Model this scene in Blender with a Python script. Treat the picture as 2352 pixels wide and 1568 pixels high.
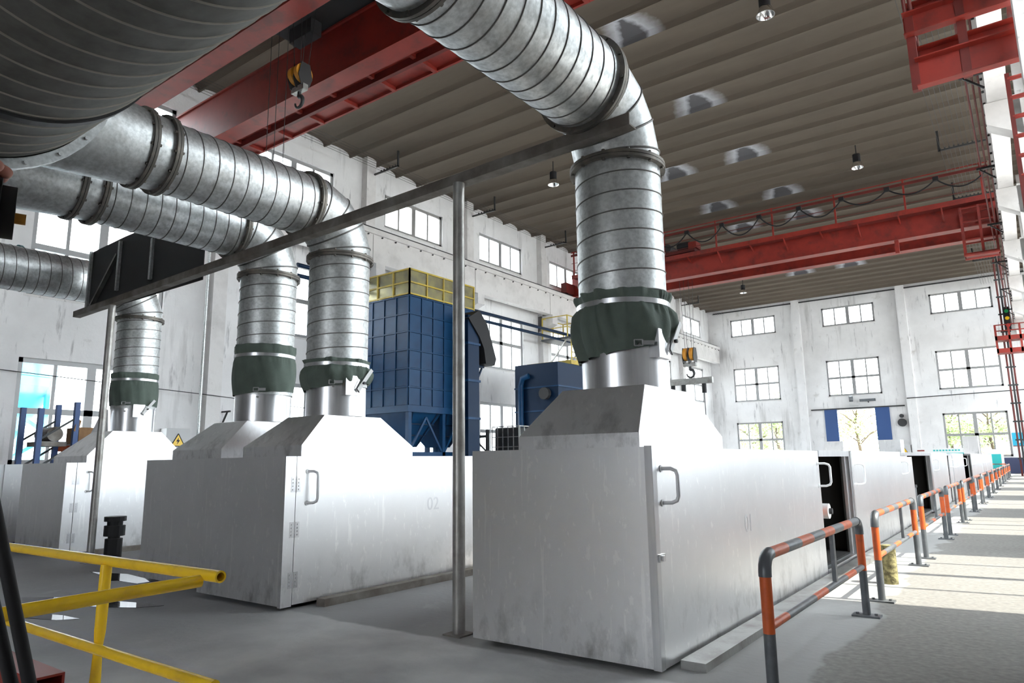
import bpy, bmesh, math, random
from mathutils import Vector, Matrix
random.seed(7)
S = bpy.context.scene
for o in list(bpy.data.objects): bpy.data.objects.remove(o)
COL = S.collection
PI = math.pi
# ------------------------------------------------------------------ camera
cam = bpy.data.cameras.new('camera'); co = bpy.data.objects.new('camera', cam); COL.objects.link(co)
yaw, pitch, roll = -.6364535, .1726368, -.0135374
F = Vector((math.sin(yaw)*math.cos(pitch), math.cos(yaw)*math.cos(pitch), math.sin(pitch)))
Rr = Vector((math.cos(yaw), -math.sin(yaw), 0)); U = Rr.cross(F)
R2 = math.cos(roll)*Rr + math.sin(roll)*U; U2 = -math.sin(roll)*Rr + math.cos(roll)*U
m = Matrix.Identity(4)
for i in range(3):
    m[i][0] = R2[i]; m[i][1] = U2[i]; m[i][2] = -F[i]
m[0][3], m[1][3], m[2][3] = 0, 0, 1.10
co.matrix_world = m
cam.sensor_width = 36; cam.lens = 1590.32/2352*36; cam.clip_start = .05; cam.clip_end = 400
S.camera = co
# ------------------------------------------------------------------ light
S.view_settings.view_transform = 'Standard'; S.view_settings.look = 'None'
S.view_settings.gamma = 1; S.view_settings.use_curve_mapping = False
S.view_settings.exposure = 1.85
w = bpy.data.worlds.new('sky'); S.world = w; w.use_nodes = True
bg = w.node_tree.nodes['Background']; bg.inputs[0].default_value = (.90, .95, 1, 1); bg.inputs[1].default_value = 3.6
sun = bpy.data.lights.new('sun', 'SUN'); so = bpy.data.objects.new('sun', sun); COL.objects.link(so)
sun.energy = 3.5; sun.angle = .012; sun.color = (1, .92, .80)
so.rotation_euler = Vector((-1, -.12, -1.22)).to_track_quat('-Z', 'Y').to_euler(); so.location = (20, 5, 30)
# ------------------------------------------------------------------ materials
def mat(name, col, rough=.5, metal=0, col2=None, scale=4, lo=.4, hi=.65, bump=0, bscale=40, stretch=(1, 1, 1), spec=.5, detail=6, rough2=None):
    M = bpy.data.materials.new(name); M.use_nodes = True
    N, L = M.node_tree.nodes, M.node_tree.links
    b = N['Principled BSDF']; b.inputs['Base Color'].default_value = (*col, 1)
    b.inputs['Roughness'].default_value = rough; b.inputs['Metallic'].default_value = metal
    b.inputs['Specular IOR Level'].default_value = spec
    tc = N.new('ShaderNodeTexCoord'); mp = N.new('ShaderNodeMapping'); mp.inputs['Scale'].default_value = stretch
    L.new(tc.outputs['Object'], mp.inputs[0])
    if col2:
        n = N.new('ShaderNodeTexNoise'); n.inputs['Scale'].default_value = scale; n.inputs['Detail'].default_value = detail
        n.inputs['Roughness'].default_value = .6
        L.new(mp.outputs[0], n.inputs['Vector'])
        r = N.new('ShaderNodeValToRGB'); r.color_ramp.elements[0].position = lo; r.color_ramp.elements[1].position = hi
        r.color_ramp.elements[0].color = (*col, 1); r.color_ramp.elements[1].color = (*col2, 1)
        L.new(n.outputs[0], r.inputs[0]); L.new(r.outputs[0], b.inputs['Base Color'])
        M['last'] = r.name
        if rough2 is not None:
            mr = N.new('ShaderNodeMapRange'); mr.inputs[1].default_value = lo; mr.inputs[2].default_value = hi
            mr.inputs[3].default_value = rough; mr.inputs[4].default_value = rough2
            L.new(n.outputs[0], mr.inputs[0]); L.new(mr.outputs[0], b.inputs['Roughness'])
    if bump:
        n2 = N.new('ShaderNodeTexNoise'); n2.inputs['Scale'].default_value = bscale; n2.inputs['Detail'].default_value = 4
        L.new(mp.outputs[0], n2.inputs['Vector'])
        bp = N.new('ShaderNodeBump'); bp.inputs['Strength'].default_value = bump; bp.inputs['Distance'].default_value = .02
        L.new(n2.outputs[0], bp.inputs['Height']); L.new(bp.outputs[0], b.inputs['Normal'])
    return M
def overlay(M, col, scale, lo, hi, stretch=(1, 1, 1), amount=1, detail=8, zfade=None, off=(0, 0, 0)):
    """a second layer (stains, scratches, dirt) with a shape of its own over the base colour"""
    N, L = M.node_tree.nodes, M.node_tree.links
    b = N['Principled BSDF']; src = b.inputs['Base Color']
    prev = src.links[0].from_socket if src.links else None
    tc = N.new('ShaderNodeTexCoord'); mp = N.new('ShaderNodeMapping'); mp.inputs['Scale'].default_value = stretch; mp.inputs['Location'].default_value = off
    L.new(tc.outputs['Object'], mp.inputs[0])
    n = N.new('ShaderNodeTexNoise'); n.inputs['Scale'].default_value = scale; n.inputs['Detail'].default_value = detail; n.inputs['Roughness'].default_value = .65
    L.new(mp.outputs[0], n.inputs['Vector'])
    mr = N.new('ShaderNodeMapRange'); mr.inputs[1].default_value = lo; mr.inputs[2].default_value = hi; mr.inputs[4].default_value = amount; mr.clamp = True
    L.new(n.outputs[0], mr.inputs[0]); fac = mr.outputs[0]
    if zfade:
        sp = N.new('ShaderNodeSeparateXYZ'); L.new(tc.outputs['Object'], sp.inputs[0])
        m2 = N.new('ShaderNodeMapRange'); m2.inputs[1].default_value = zfade[0]; m2.inputs[2].default_value = zfade[1]
        m2.inputs[3].default_value = 1; m2.inputs[4].default_value = 0; m2.clamp = True
        L.new(sp.outputs[2], m2.inputs[0])
        mm = N.new('ShaderNodeMath'); mm.operation = 'MULTIPLY'; L.new(fac, mm.inputs[0]); L.new(m2.outputs[0], mm.inputs[1]); fac = mm.outputs[0]
    mx = N.new('ShaderNodeMix'); mx.data_type = 'RGBA'
    L.new(fac, mx.inputs[0])
    if prev: L.new(prev, mx.inputs[6])
    else: mx.inputs[6].default_value = src.default_value
    mx.inputs[7].default_value = (*col, 1)
    L.new(mx.outputs[2], src)
    return M
m_wall = mat('white_limewash', (.80, .79, .79), .9, 0, (.70, .69, .69), .7, .4, .7, .25, 14)
overlay(m_wall, (.36, .35, .34), 1.3, .565, .72, (1, 1, .10), .75)
overlay(m_wall, (.30, .29, .30), 4.5, .60, .70, (1, 1, .16), .7, off=(2, 9, 4))
overlay(m_wall, (.42, .40, .37), 2.2, .62, .75, (.5, .5, .5), .6, off=(3, 7, 1))
m_beam = mat('whitewashed_concrete', (.72, .70, .69), .9, 0, (.58, .56, .55), 1.6, .45, .75, .3, 10)
overlay(m_beam, (.30, .29, .28), 3.5, .64, .72, (1, 1, 1), .8)
m_backw = mat('grey_cement_render', (.30, .29, .28), .9, 0, (.24, .235, .23), 1.5)  # unseen back wall, darkened to dim what the metal fronts reflect
m_wain = mat('dark_blue_wainscot', (.045, .055, .12), .6)
m_ceil = mat('bare_concrete_ceiling', (.132, .106, .082), .9, 0, (.094, .076, .060), .8, .35, .7, .15, 9, (.25, 1, 1))
m_ceil2 = mat('bare_concrete_ceiling_glow', (.132, .106, .082), .9, 0, (.094, .076, .060), .8, .35, .7, .15, 9, (.25, 1, 1))
def paint_glow(M, x0):  # pale skylight glow and dark core painted into the panel colour
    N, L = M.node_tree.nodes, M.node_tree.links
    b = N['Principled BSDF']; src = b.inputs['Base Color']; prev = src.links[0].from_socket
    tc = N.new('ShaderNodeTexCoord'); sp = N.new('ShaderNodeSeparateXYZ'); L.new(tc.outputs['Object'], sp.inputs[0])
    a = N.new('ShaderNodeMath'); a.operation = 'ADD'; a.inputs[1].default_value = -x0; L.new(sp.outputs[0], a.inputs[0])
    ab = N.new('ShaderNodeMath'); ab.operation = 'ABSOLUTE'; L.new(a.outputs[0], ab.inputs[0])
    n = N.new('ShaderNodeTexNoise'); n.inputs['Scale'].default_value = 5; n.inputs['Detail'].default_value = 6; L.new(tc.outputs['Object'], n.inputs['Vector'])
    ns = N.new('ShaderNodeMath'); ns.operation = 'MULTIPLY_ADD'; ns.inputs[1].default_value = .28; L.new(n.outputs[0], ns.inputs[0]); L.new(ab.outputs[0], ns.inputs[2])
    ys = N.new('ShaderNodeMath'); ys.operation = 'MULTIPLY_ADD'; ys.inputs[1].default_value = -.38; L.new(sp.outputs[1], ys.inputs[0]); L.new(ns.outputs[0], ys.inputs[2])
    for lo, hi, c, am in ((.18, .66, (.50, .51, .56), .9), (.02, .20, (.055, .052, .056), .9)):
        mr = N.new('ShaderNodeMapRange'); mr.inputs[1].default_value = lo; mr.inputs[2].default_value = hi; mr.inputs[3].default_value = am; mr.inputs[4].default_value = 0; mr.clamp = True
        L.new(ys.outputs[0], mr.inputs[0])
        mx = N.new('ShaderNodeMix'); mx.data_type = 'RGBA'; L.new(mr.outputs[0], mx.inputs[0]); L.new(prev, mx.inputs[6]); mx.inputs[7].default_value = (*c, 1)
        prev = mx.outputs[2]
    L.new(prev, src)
paint_glow(m_ceil2, -7.75); paint_glow(m_ceil2, -10.7)
# floor: smooth grey screed by the machines, rough broken concrete in the walkway
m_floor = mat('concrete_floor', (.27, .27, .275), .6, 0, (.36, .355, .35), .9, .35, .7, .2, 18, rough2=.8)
overlay(m_floor, (.16, .16, .165), .45, .5, .72, (1, 1, 1), .5)
overlay(m_floor, (.48, .48, .48), 5, .60, .78, (1, .45, 1), .6)
def aisle(M):
    N, L = M.node_tree.nodes, M.node_tree.links
    b = N['Principled BSDF']; src = b.inputs['Base Color']; prev = src.links[0].from_socket
    tc = N.new('ShaderNodeTexCoord'); sp = N.new('ShaderNodeSeparateXYZ'); L.new(tc.outputs['Object'], sp.inputs[0])
    n = N.new('ShaderNodeTexNoise'); n.inputs['Scale'].default_value = 1.3; n.inputs['Detail'].default_value = 5; L.new(tc.outputs['Object'], n.inputs['Vector'])
    k = N.new('ShaderNodeMath'); k.operation = 'MULTIPLY_ADD'; k.inputs[1].default_value = .55; L.new(n.outputs[0], k.inputs[0]); L.new(sp.outputs[0], k.inputs[2])
    mr = N.new('ShaderNodeMapRange'); mr.inputs[1].default_value = -.78; mr.inputs[2].default_value = -.74; mr.clamp = True; L.new(k.outputs[0], mr.inputs[0])
    g = N.new('ShaderNodeTexNoise'); g.inputs['Scale'].default_value = 26; g.inputs['Detail'].default_value = 6; L.new(tc.outputs['Object'], g.inputs['Vector'])
    rp = N.new('ShaderNodeValToRGB'); rp.color_ramp.elements[0].position = .32; rp.color_ramp.elements[1].position = .7
    rp.color_ramp.elements[0].color = (.20, .195, .185, 1); rp.color_ramp.elements[1].color = (.30, .29, .27, 1); L.new(g.outputs[0], rp.inputs[0])
    mx = N.new('ShaderNodeMix'); mx.data_type = 'RGBA'; L.new(mr.outputs[0], mx.inputs[0]); L.new(prev, mx.inputs[6]); L.new(rp.outputs[0], mx.inputs[7])
    # lighter trowelled screed strip next to the first row of boxes
    m2 = N.new('ShaderNodeMapRange'); m2.inputs[1].default_value = -3.3; m2.inputs[2].default_value = -2.9; m2.clamp = True; L.new(k.outputs[0], m2.inputs[0])
    m3 = N.new('ShaderNodeMath'); m3.operation = 'SUBTRACT'; L.new(m2.outputs[0], m3.inputs[0]); L.new(mr.outputs[0], m3.inputs[1]); m3.use_clamp = True
    m4 = N.new('ShaderNodeMath'); m4.operation = 'MULTIPLY'; m4.inputs[1].default_value = .75; L.new(m3.outputs[0], m4.inputs[0])
    mx2 = N.new('ShaderNodeMix'); mx2.data_type = 'RGBA'; L.new(m4.outputs[0], mx2.inputs[0]); L.new(mx.outputs[2], mx2.inputs[6]); mx2.inputs[7].default_value = (.40, .40, .39, 1)
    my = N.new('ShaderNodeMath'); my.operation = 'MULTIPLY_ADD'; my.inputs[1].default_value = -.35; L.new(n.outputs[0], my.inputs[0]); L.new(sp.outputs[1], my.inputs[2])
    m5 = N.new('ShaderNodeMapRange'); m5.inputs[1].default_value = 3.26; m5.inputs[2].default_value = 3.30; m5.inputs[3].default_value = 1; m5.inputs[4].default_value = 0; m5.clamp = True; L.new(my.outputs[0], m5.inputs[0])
    m6 = N.new('ShaderNodeMapRange'); m6.inputs[1].default_value = -4.7; m6.inputs[2].default_value = -3.3; m6.clamp = True; L.new(k.outputs[0], m6.inputs[0])  # foreground light painted into the paler cement, fading out to the left
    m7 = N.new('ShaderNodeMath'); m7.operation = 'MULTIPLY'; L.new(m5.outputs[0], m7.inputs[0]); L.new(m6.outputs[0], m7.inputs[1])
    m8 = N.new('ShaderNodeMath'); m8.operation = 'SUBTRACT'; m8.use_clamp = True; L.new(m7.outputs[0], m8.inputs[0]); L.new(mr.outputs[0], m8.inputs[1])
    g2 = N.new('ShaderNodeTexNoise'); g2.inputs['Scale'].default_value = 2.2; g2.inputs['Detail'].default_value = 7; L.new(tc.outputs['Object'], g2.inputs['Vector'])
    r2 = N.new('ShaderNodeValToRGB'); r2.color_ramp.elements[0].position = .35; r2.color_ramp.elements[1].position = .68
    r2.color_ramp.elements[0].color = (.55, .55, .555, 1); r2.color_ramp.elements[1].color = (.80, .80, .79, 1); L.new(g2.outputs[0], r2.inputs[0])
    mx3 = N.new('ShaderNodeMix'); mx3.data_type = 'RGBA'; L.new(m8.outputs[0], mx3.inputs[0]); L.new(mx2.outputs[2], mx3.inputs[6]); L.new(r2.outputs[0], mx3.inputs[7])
    L.new(mx3.outputs[2], src)
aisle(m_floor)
m_alu = mat('aluminium_sheet', (.84, .84, .85), .38, .90, (.92, .92, .93), 1.1, .35, .7, .05, 3, rough2=.33)
overlay(m_alu, (.98, .98, .98), 24, .60, .645, (1, 1, .4), .9)
overlay(m_alu, (.98, .98, .98), 5, .615, .63, (3, 3, .22), .8, off=(1, 4, 2))
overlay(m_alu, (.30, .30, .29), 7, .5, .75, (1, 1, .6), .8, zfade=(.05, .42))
m_alu2 = mat('brushed_aluminium', (.76, .76, .77), .30, .95, (.62, .62, .64), 5, .35, .7, 0, 40, (6, 6, .25))
m_steel = mat('painted_grey_steel', (.36, .36, .345), .45, .7, (.22, .20, .185), 5, .45, .7, .15, 30)
m_galv = mat('galvanised_steel', (.74, .76, .76), .42, .85, (.52, .54, .54), 30, .38, .66, .04, 20, rough2=.52)
overlay(m_galv, (.27, .255, .235), 2.2, .52, .75, (1, 1, 1), .7)
overlay(m_galv, (.78, .80, .80), 5, .60, .72, (1, 1, 1), .5, off=(5, 2, 8))
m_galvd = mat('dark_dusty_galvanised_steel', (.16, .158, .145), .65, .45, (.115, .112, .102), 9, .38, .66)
m_seam = mat('grimy_seam', (.20, .195, .185), .55, .6)
m_seaml = mat('pale_seam', (.30, .28, .24), .6, .3)
m_flange = mat('old_iron_flange', (.17, .16, .145), .55, .6, (.28, .25, .21), 9, .45, .7)
m_rusty = mat('rusty_angle_iron', (.17, .145, .125), .7, .35, (.30, .285, .26), 4, .4, .68, .2, 20)
m_red = mat('crane_red_paint', (.26, .022, .013), .5, 0, (.18, .015, .010), 1.6, .4, .7)
overlay(m_red, (.05, .016, .014), 1.8, .52, .74, (1, 1, 1), .75)
m_red2 = mat('dull_red_paint', (.14, .015, .011), .55, 0, (.09, .010, .008), 2, .4, .7)
m_black = mat('black_rubber', (.015, .015, .017), .6, spec=.3)
m_inshade = mat('painted_interior_shade', (.012, .011, .010), .9)  # near-black colour standing in for shade inside the housings
m_dark = mat('dark_iron', (.045, .045, .047), .55, .4)
m_green = mat('green_canvas', (.12, .155, .13), .8, 0, (.085, .112, .094), 3, .4, .7, .1, 120)
m_blue = mat('blue_machine_paint', (.004, .045, .12), .45, .0, (.003, .030, .085), 2.2, .4, .7, spec=.25)
m_blued = mat('dark_blue_machine_paint', (.003, .018, .05), .5, 0, spec=.2)
m_blued2 = mat('blue_door_paint', (.035, .085, .24), .5)
m_yellow = mat('yellow_paint', (.90, .57, .02), .26, 0, (.74, .44, .02), 9, .5, .75)
m_yellow2 = mat('dusty_yellow_paint', (.50, .36, .03), .5, 0, (.32, .24, .05), 4, .4, .7)
m_ysheet = mat('yellowed_translucent_sheet', (.30, .27, .13), .25, .35, (.16, .15, .10), 2, .4, .65)
m_orange = mat('orange_paint', (.72, .13, .03), .42, 0, (.52, .10, .035), 12, .5, .72)
m_gpaint = mat('grey_paint', (.13, .14, .15), .38, .2, (.20, .21, .22), 12, .5, .75)
m_frame = mat('aluminium_window_frame', (.33, .33, .33), .5, .3)
m_frame2 = mat('silver_painted_bar', (.72, .72, .73), .4, .25)
m_framed = mat('dark_window_frame', (.30, .29, .28), .5, .3)
m_teal = mat('teal_paint', (.02, .20, .21), .4, .1)
m_cyan = mat('cyan_paint', (.03, .42, .62), .5)
m_cyanb = mat('teal_board', (.03, .45, .45), .5)
m_white = mat('white_paint', (.78, .78, .78), .5)
m_brown = mat('cardboard', (.30, .17, .08), .85, 0, (.22, .12, .06), 5)
m_hook = mat('orange_hook_paint', (.62, .27, .03), .45)
m_skin = mat('skin', (.72, .33, .25), .5)
m_bark = mat('bark', (.10, .075, .05), .9)
m_leaf = mat('leaf', (.26, .34, .14), .7, 0, (.36, .43, .22), 2)
m_brick = mat('pale_brick', (.55, .33, .22), .9, 0, (.60, .42, .30), 3)
m_ground = mat('yard_concrete', (.50, .48, .45), .9, 0, (.42, .40, .38), .5)
m_conc = mat('mossy_concrete', (.34, .30, .14), .9, 0, (.12, .105, .05), 22, .42, .6, .4, 40)
m_paper = mat('paper_grey', (.55, .55, .55), .6)
m_reflector = mat('lamp_reflector', (.85, .85, .85), .15, 1)
m_green_l = mat('green_lens', (.02, .4, .12), .3); m_red_l = mat('red_lens', (.6, .02, .02), .3)
m_water = mat('water_film', (.03, .03, .032), .03, 0, spec=1.0)
def glass(name, tint, g):
    M = bpy.data.materials.new(name); M.use_nodes = True; N, L = M.node_tree.nodes, M.node_tree.links
    for n in list(N): N.remove(n)
    o = N.new('ShaderNodeOutputMaterial'); t = N.new('ShaderNodeBsdfTransparent'); t.inputs[0].default_value = (*tint, 1)
    gl = N.new('ShaderNodeBsdfGlossy'); gl.inputs['Roughness'].default_value = .05
    tx = N.new('ShaderNodeTexCoord'); nz = N.new('ShaderNodeTexNoise'); nz.inputs['Scale'].default_value = 3; L.new(tx.outputs['Object'], nz.inputs['Vector'])
    mr = N.new('ShaderNodeMapRange'); mr.inputs[3].default_value = g*.6; mr.inputs[4].default_value = g*1.4; L.new(nz.outputs[0], mr.inputs[0])
    mx = N.new('ShaderNodeMixShader'); L.new(mr.outputs[0], mx.inputs[0]); L.new(t.outputs[0], mx.inputs[1]); L.new(gl.outputs[0], mx.inputs[2]); L.new(mx.outputs[0], o.inputs[0])
    return M
m_glass = glass('window_glass', (.95, .97, .97), .05)
# ------------------------------------------------------------------ mesh helpers
ORG = {}
def root(name, loc, label, cat, group=None):
    o = bpy.data.objects.new(name, None); COL.objects.link(o); o.location = loc; o.empty_display_size = .1
    o['label'] = label; o['category'] = cat
    if group: o['group'] = group
    ORG[o.name] = Vector(loc); return o
def V(*a): return Vector(a)
class MB:
    def __init__(s): s.v = []; s.f = []; s.m = []; s.cur = 0
    def mt(s, i): s.cur = i; return s
    def face(s, *idx): s.f.append(tuple(idx)); s.m.append(s.cur)
    def add(s, pts):
        k = len(s.v); s.v += [tuple(p) for p in pts]; return k
    def hexa(s, p):
        k = s.add(p)
        for q in ((0, 3, 2, 1), (4, 5, 6, 7), (0, 1, 5, 4), (1, 2, 6, 5), (2, 3, 7, 6), (3, 0, 4, 7)): s.face(*[k+i for i in q])
        return s
    def box(s, x0, x1, y0, y1, z0, z1):
        return s.hexa([(x0, y0, z0), (x1, y0, z0), (x1, y1, z0), (x0, y1, z0), (x0, y0, z1), (x1, y0, z1), (x1, y1, z1), (x0, y1, z1)])
    def bar(s, a, b, w, h, up=(0, 0, 1)):
        a, b = Vector(a), Vector(b); d = (b-a).normalized(); u = Vector(up)
        if abs(d.dot(u)) > .98: u = Vector((1, 0, 0))
        r = d.cross(u).normalized()*w/2; t = r.cross(d).normalized()*h/2
        return s.hexa([a-r-t, a+r-t, b+r-t, b-r-t, a-r+t, a+r+t, b+r+t, b-r+t])
    def frame(s, d):
        d = Vector(d).normalized(); u = Vector((0, 0, 1)) if abs(d.z) < .9 else Vector((1, 0, 0))
        a = d.cross(u).normalized(); return a, d.cross(a).normalized()
    def cyl(s, p0, p1, r0, r1=None, n=16, cap=True):
        if r1 is None: r1 = r0
        p0, p1 = Vector(p0), Vector(p1); a, b = s.frame(p1-p0)
        k = s.add([p+(a*math.cos(2*PI*i/n)+b*math.sin(2*PI*i/n))*r for p, r in ((p0, r0), (p1, r1)) for i in range(n)])
        for i in range(n): s.face(k+i, k+(i+1) % n, k+n+(i+1) % n, k+n+i)
        if cap: s.face(*[k+i for i in range(n)][::-1]); s.face(*[k+n+i for i in range(n)])
        return s
    def pipe(s, p0, p1, ro, ri, n=20):
        p0, p1 = Vector(p0), Vector(p1); a, b = s.frame(p1-p0)
        k = s.add([p+(a*math.cos(2*PI*i/n)+b*math.sin(2*PI*i/n))*r for p, r in ((p0, ro), (p1, ro), (p1, ri), (p0, ri)) for i in range(n)])
        for q in range(4):
            for i in range(n): s.face(k+q*n+i, k+q*n+(i+1) % n, k+((q+1) % 4)*n+(i+1) % n, k+((q+1) % 4)*n+i)
        return s
    def tube(s, pts, r, n=10, cap=True, mats=None):
        pts = [Vector(p) for p in pts]; prev = None; k0 = None
        for j, p in enumerate(pts):
            d = (pts[min(j+1, len(pts)-1)]-pts[max(j-1, 0)]).normalized()
            if prev is None: a, b = s.frame(d)
            else:
                a = (prev-d*prev.dot(d)).normalized(); b = d.cross(a)
            prev = a; rr = r[j] if isinstance(r, (list, tuple)) else r
            k = s.add([p+(a*math.cos(2*PI*i/n)+b*math.sin(2*PI*i/n))*rr for i in range(n)])
            if j:
                if mats: s.cur = mats[j-1]
                for i in range(n): s.face(k-n+i, k-n+(i+1) % n, k+(i+1) % n, k+i)
            else: k0 = k
        if cap: s.face(*[k0+i for i in range(n)][::-1]); s.face(*[k+i for i in range(n)])
        return s
    def prism(s, poly, vec):
        n = len(poly); vec = Vector(vec); k = s.add(list(map(Vector, poly))+[Vector(p)+vec for p in poly])
        s.face(*[k+i for i in range(n)][::-1]); s.face(*[k+n+i for i in range(n)])
        for i in range(n): s.face(k+i, k+(i+1) % n, k+n+(i+1) % n, k+n+i)
        return s
    def loft(s, rings, close=True):
        n = len(rings[0]); k = None
        for j, r in enumerate(rings):
            q = s.add(r)
            if j:
                for i in range(n if close else n-1): s.face(q-n+i, q-n+(i+1) % n, q+(i+1) % n, q+i)
        return s
    def mesh(s, name, mats, org=(0, 0, 0), smooth=None, fix=True):
        me = bpy.data.meshes.new(name); o = Vector(org)
        me.from_pydata([Vector(v)-o for v in s.v], [], s.f)
        for x in (mats if isinstance(mats, (list, tuple)) else [mats]): me.materials.append(x)
        me.polygons.foreach_set('material_index', s.m)
        if fix:
            bm = bmesh.new(); bm.from_mesh(me); bmesh.ops.recalc_face_normals(bm, faces=bm.faces); bm.to_mesh(me); bm.free()
        if smooth is not None:
            me.polygons.foreach_set('use_smooth', [True]*len(me.polygons)); me.set_sharp_from_angle(angle=math.radians(smooth))
        me.update(); return me
    def build(s, name, mats, parent=None, label=None, cat=None, group=None, kind=None, smooth=None, base=None, bevel=0):
        org = ORG[parent.name] if parent is not None else (Vector(base) if base else Vector((0, 0, 0)))
        o = bpy.data.objects.new(name, s.mesh(name, mats, org, smooth)); COL.objects.link(o)
        if parent is not None: o.parent = parent
        else: o.location = org
        ORG[o.name] = org
        if label: o['label'] = label
        if cat: o['category'] = cat
        if group: o['group'] = group
        if kind: o['kind'] = kind
        if bevel:
            bv = o.modifiers.new('edge', 'BEVEL'); bv.width = bevel; bv.segments = 2; bv.limit_method = 'ANGLE'
        return o
def inst(name, me, parent, loc, rot=(0, 0, 0), scale=(1, 1, 1)):
    o = bpy.data.objects.new(name, me); COL.objects.link(o); o.parent = parent
    o.location = Vector(loc)-(ORG[parent.name] if parent is not None else Vector((0, 0, 0))); o.rotation_euler = rot; o.scale = scale
    return o
def copy_tree(o, parent=None):
    c = o.copy(); COL.objects.link(c)
    if parent is not None: c.parent = parent
    for ch in o.children: copy_tree(ch, c)
    return c
def holes_wall(axis, c0, c1, u0, u1, z0, z1, holes):
    """wall slab between c0..c1 on the fixed axis with rectangular openings (ua,ub,za,zb)"""
    us = sorted({u0, u1, *[h[0] for h in holes], *[h[1] for h in holes]}); zs = sorted({z0, z1, *[h[2] for h in holes], *[h[3] for h in holes]})
    b = MB()
    def solid(i, j):
        if i < 0 or j < 0 or i >= len(us)-1 or j >= len(zs)-1: return False
        u, z = (us[i]+us[i+1])/2, (zs[j]+zs[j+1])/2
        return not any(h[0] < u < h[1] and h[2] < z < h[3] for h in holes)
    P = (lambda c, u, z: (c, u, z)) if axis == 'x' else (lambda c, u, z: (u, c, z))
    for i in range(len(us)-1):
        for j in range(len(zs)-1):
            if not solid(i, j): continue
            a, e, z, t = us[i], us[i+1], zs[j], zs[j+1]
            for c in (c0, c1):
                k = b.add([P(c, a, z), P(c, e, z), P(c, e, t), P(c, a, t)]); b.face(k, k+1, k+2, k+3)
            for (di, dj, q) in ((-1, 0, ((a, z), (a, t))), (1, 0, ((e, z), (e, t))), (0, -1, ((a, z), (e, z))), (0, 1, ((a, t), (e, t)))):
                if not solid(i+di, j+dj):
                    k = b.add([P(c0, *q[0]), P(c0, *q[1]), P(c1, *q[1]), P(c1, *q[0])]); b.face(k, k+1, k+2, k+3)
    return b
# ------------------------------------------------------------------ the hall
XL, XR, YB, YE, ZC = -19.93, 1.20, -8.0, 53.7, 12.78
COLS = [11.40+6.03*k for k in range(-3, 7)]          # column lines
ROWS = ((1.2, 3.85, 2), (5.46, 8.06, 2), (10.5, 11.9, 1))
WINL = [c+1.0 for c in COLS]
b = MB(); b.box(XL-.4, XR+.4, YB-.4, YE+.4, -.3, 0)
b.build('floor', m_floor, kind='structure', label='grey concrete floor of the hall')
b = MB(); b.box(-140, 120, -120, 200, -.9, -.35)
b.build('ground', m_ground, kind='structure', label='pale concrete yard outside the hall')
holesL = [(y, y+3.46, z0, z1) for y in WINL for z0, z1, n in ROWS if y+3.46 < YE and y > 5]
wl = holes_wall('x', XL, XL-.35, YB, YE+.35, -.3, 13.3, holesL).build('wall_left', m_wall, kind='structure', label='whitewashed long wall with three rows of windows')
RROWS = ((1.2, 3.85, 0, 1), (4.9, 8.3, .65, 2), (10.3, 12.1, .65, 1))  # unseen upper rows, enlarged to throw more light on the housings
holesR = [(y-g*(y > 10), y+3.46+g, z0, z1) for y in WINL if 5 < y < 49 for z0, z1, g, n in RROWS]
wr = holes_wall('x', XR, XR+.35, YB, YE+.35, -.3, 13.3, holesR).build('wall_right', m_wall, kind='structure', label='whitewashed long wall on the sunny side')
ENDW = [(-18.15, -14.68), (-11.36, -7.88), (-4.50, -.98)]
holesE = [(a, e, z0, z1) for (a, e) in ENDW for z0, z1 in ((10.56, 11.95), (5.46, 8.06))]+[(ENDW[0][0], ENDW[0][1], 1.2, 3.85), (ENDW[2][0], ENDW[2][1], 1.05, 3.9), (-11.6, -7.65, -.3, 4.45)]
we = holes_wall('y', YE, YE+.35, XL-.35, XR+.35, -.3, 13.3, holesE).build('wall_end', m_wall, kind='structure', label='whitewashed end wall with windows and door opening')
BACKW = [(-3.4, .1)]
wb = holes_wall('y', YB, YB-.35, XL-.35, XR+.35, -.3, 13.3, [(a, e, 9.9, 12.0) for a, e in BACKW]+[(-3.7, -1.5, -.3, 4.2)]).build('wall_back', m_backw, kind='structure', label='unseen grey wall behind the camera with openings added for light')  # doorway and window added here to light the near floor and fronts
b = MB(); b.box(-7.6, XR, YE-.012, YE+.01, 0, .97); b.build('wainscot', m_wain, we)
b = MB(); b.box(XL, -11.7, YE-.012, YE+.01, 0, .97); b.build('wainscot', m_wain, we)
# pilasters
cm = MB(); cm.box(0, .30, -.23, .23, 0, 13.0); cme = cm.mesh('column', m_beam)
for c in COLS: inst('column', cme, wl, (XL, c, 0))
cm = MB(); cm.box(.48, 1.2, -.23, .23, 0, 8.6); cm.box(.75, 1.2, -.23, .23, 8.6, 13.0); cme2 = cm.mesh('column', m_beam)
for c in COLS: inst('column', cme2, wr, (0, c, 0))
b = MB(); b.box(-.27, .27, -.3, 0, 0, 13.0); cme3 = b.mesh('column', m_wall)
for x in (-13.1, -6.15): inst('column', cme3, we, (x, YE, 0))
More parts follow.
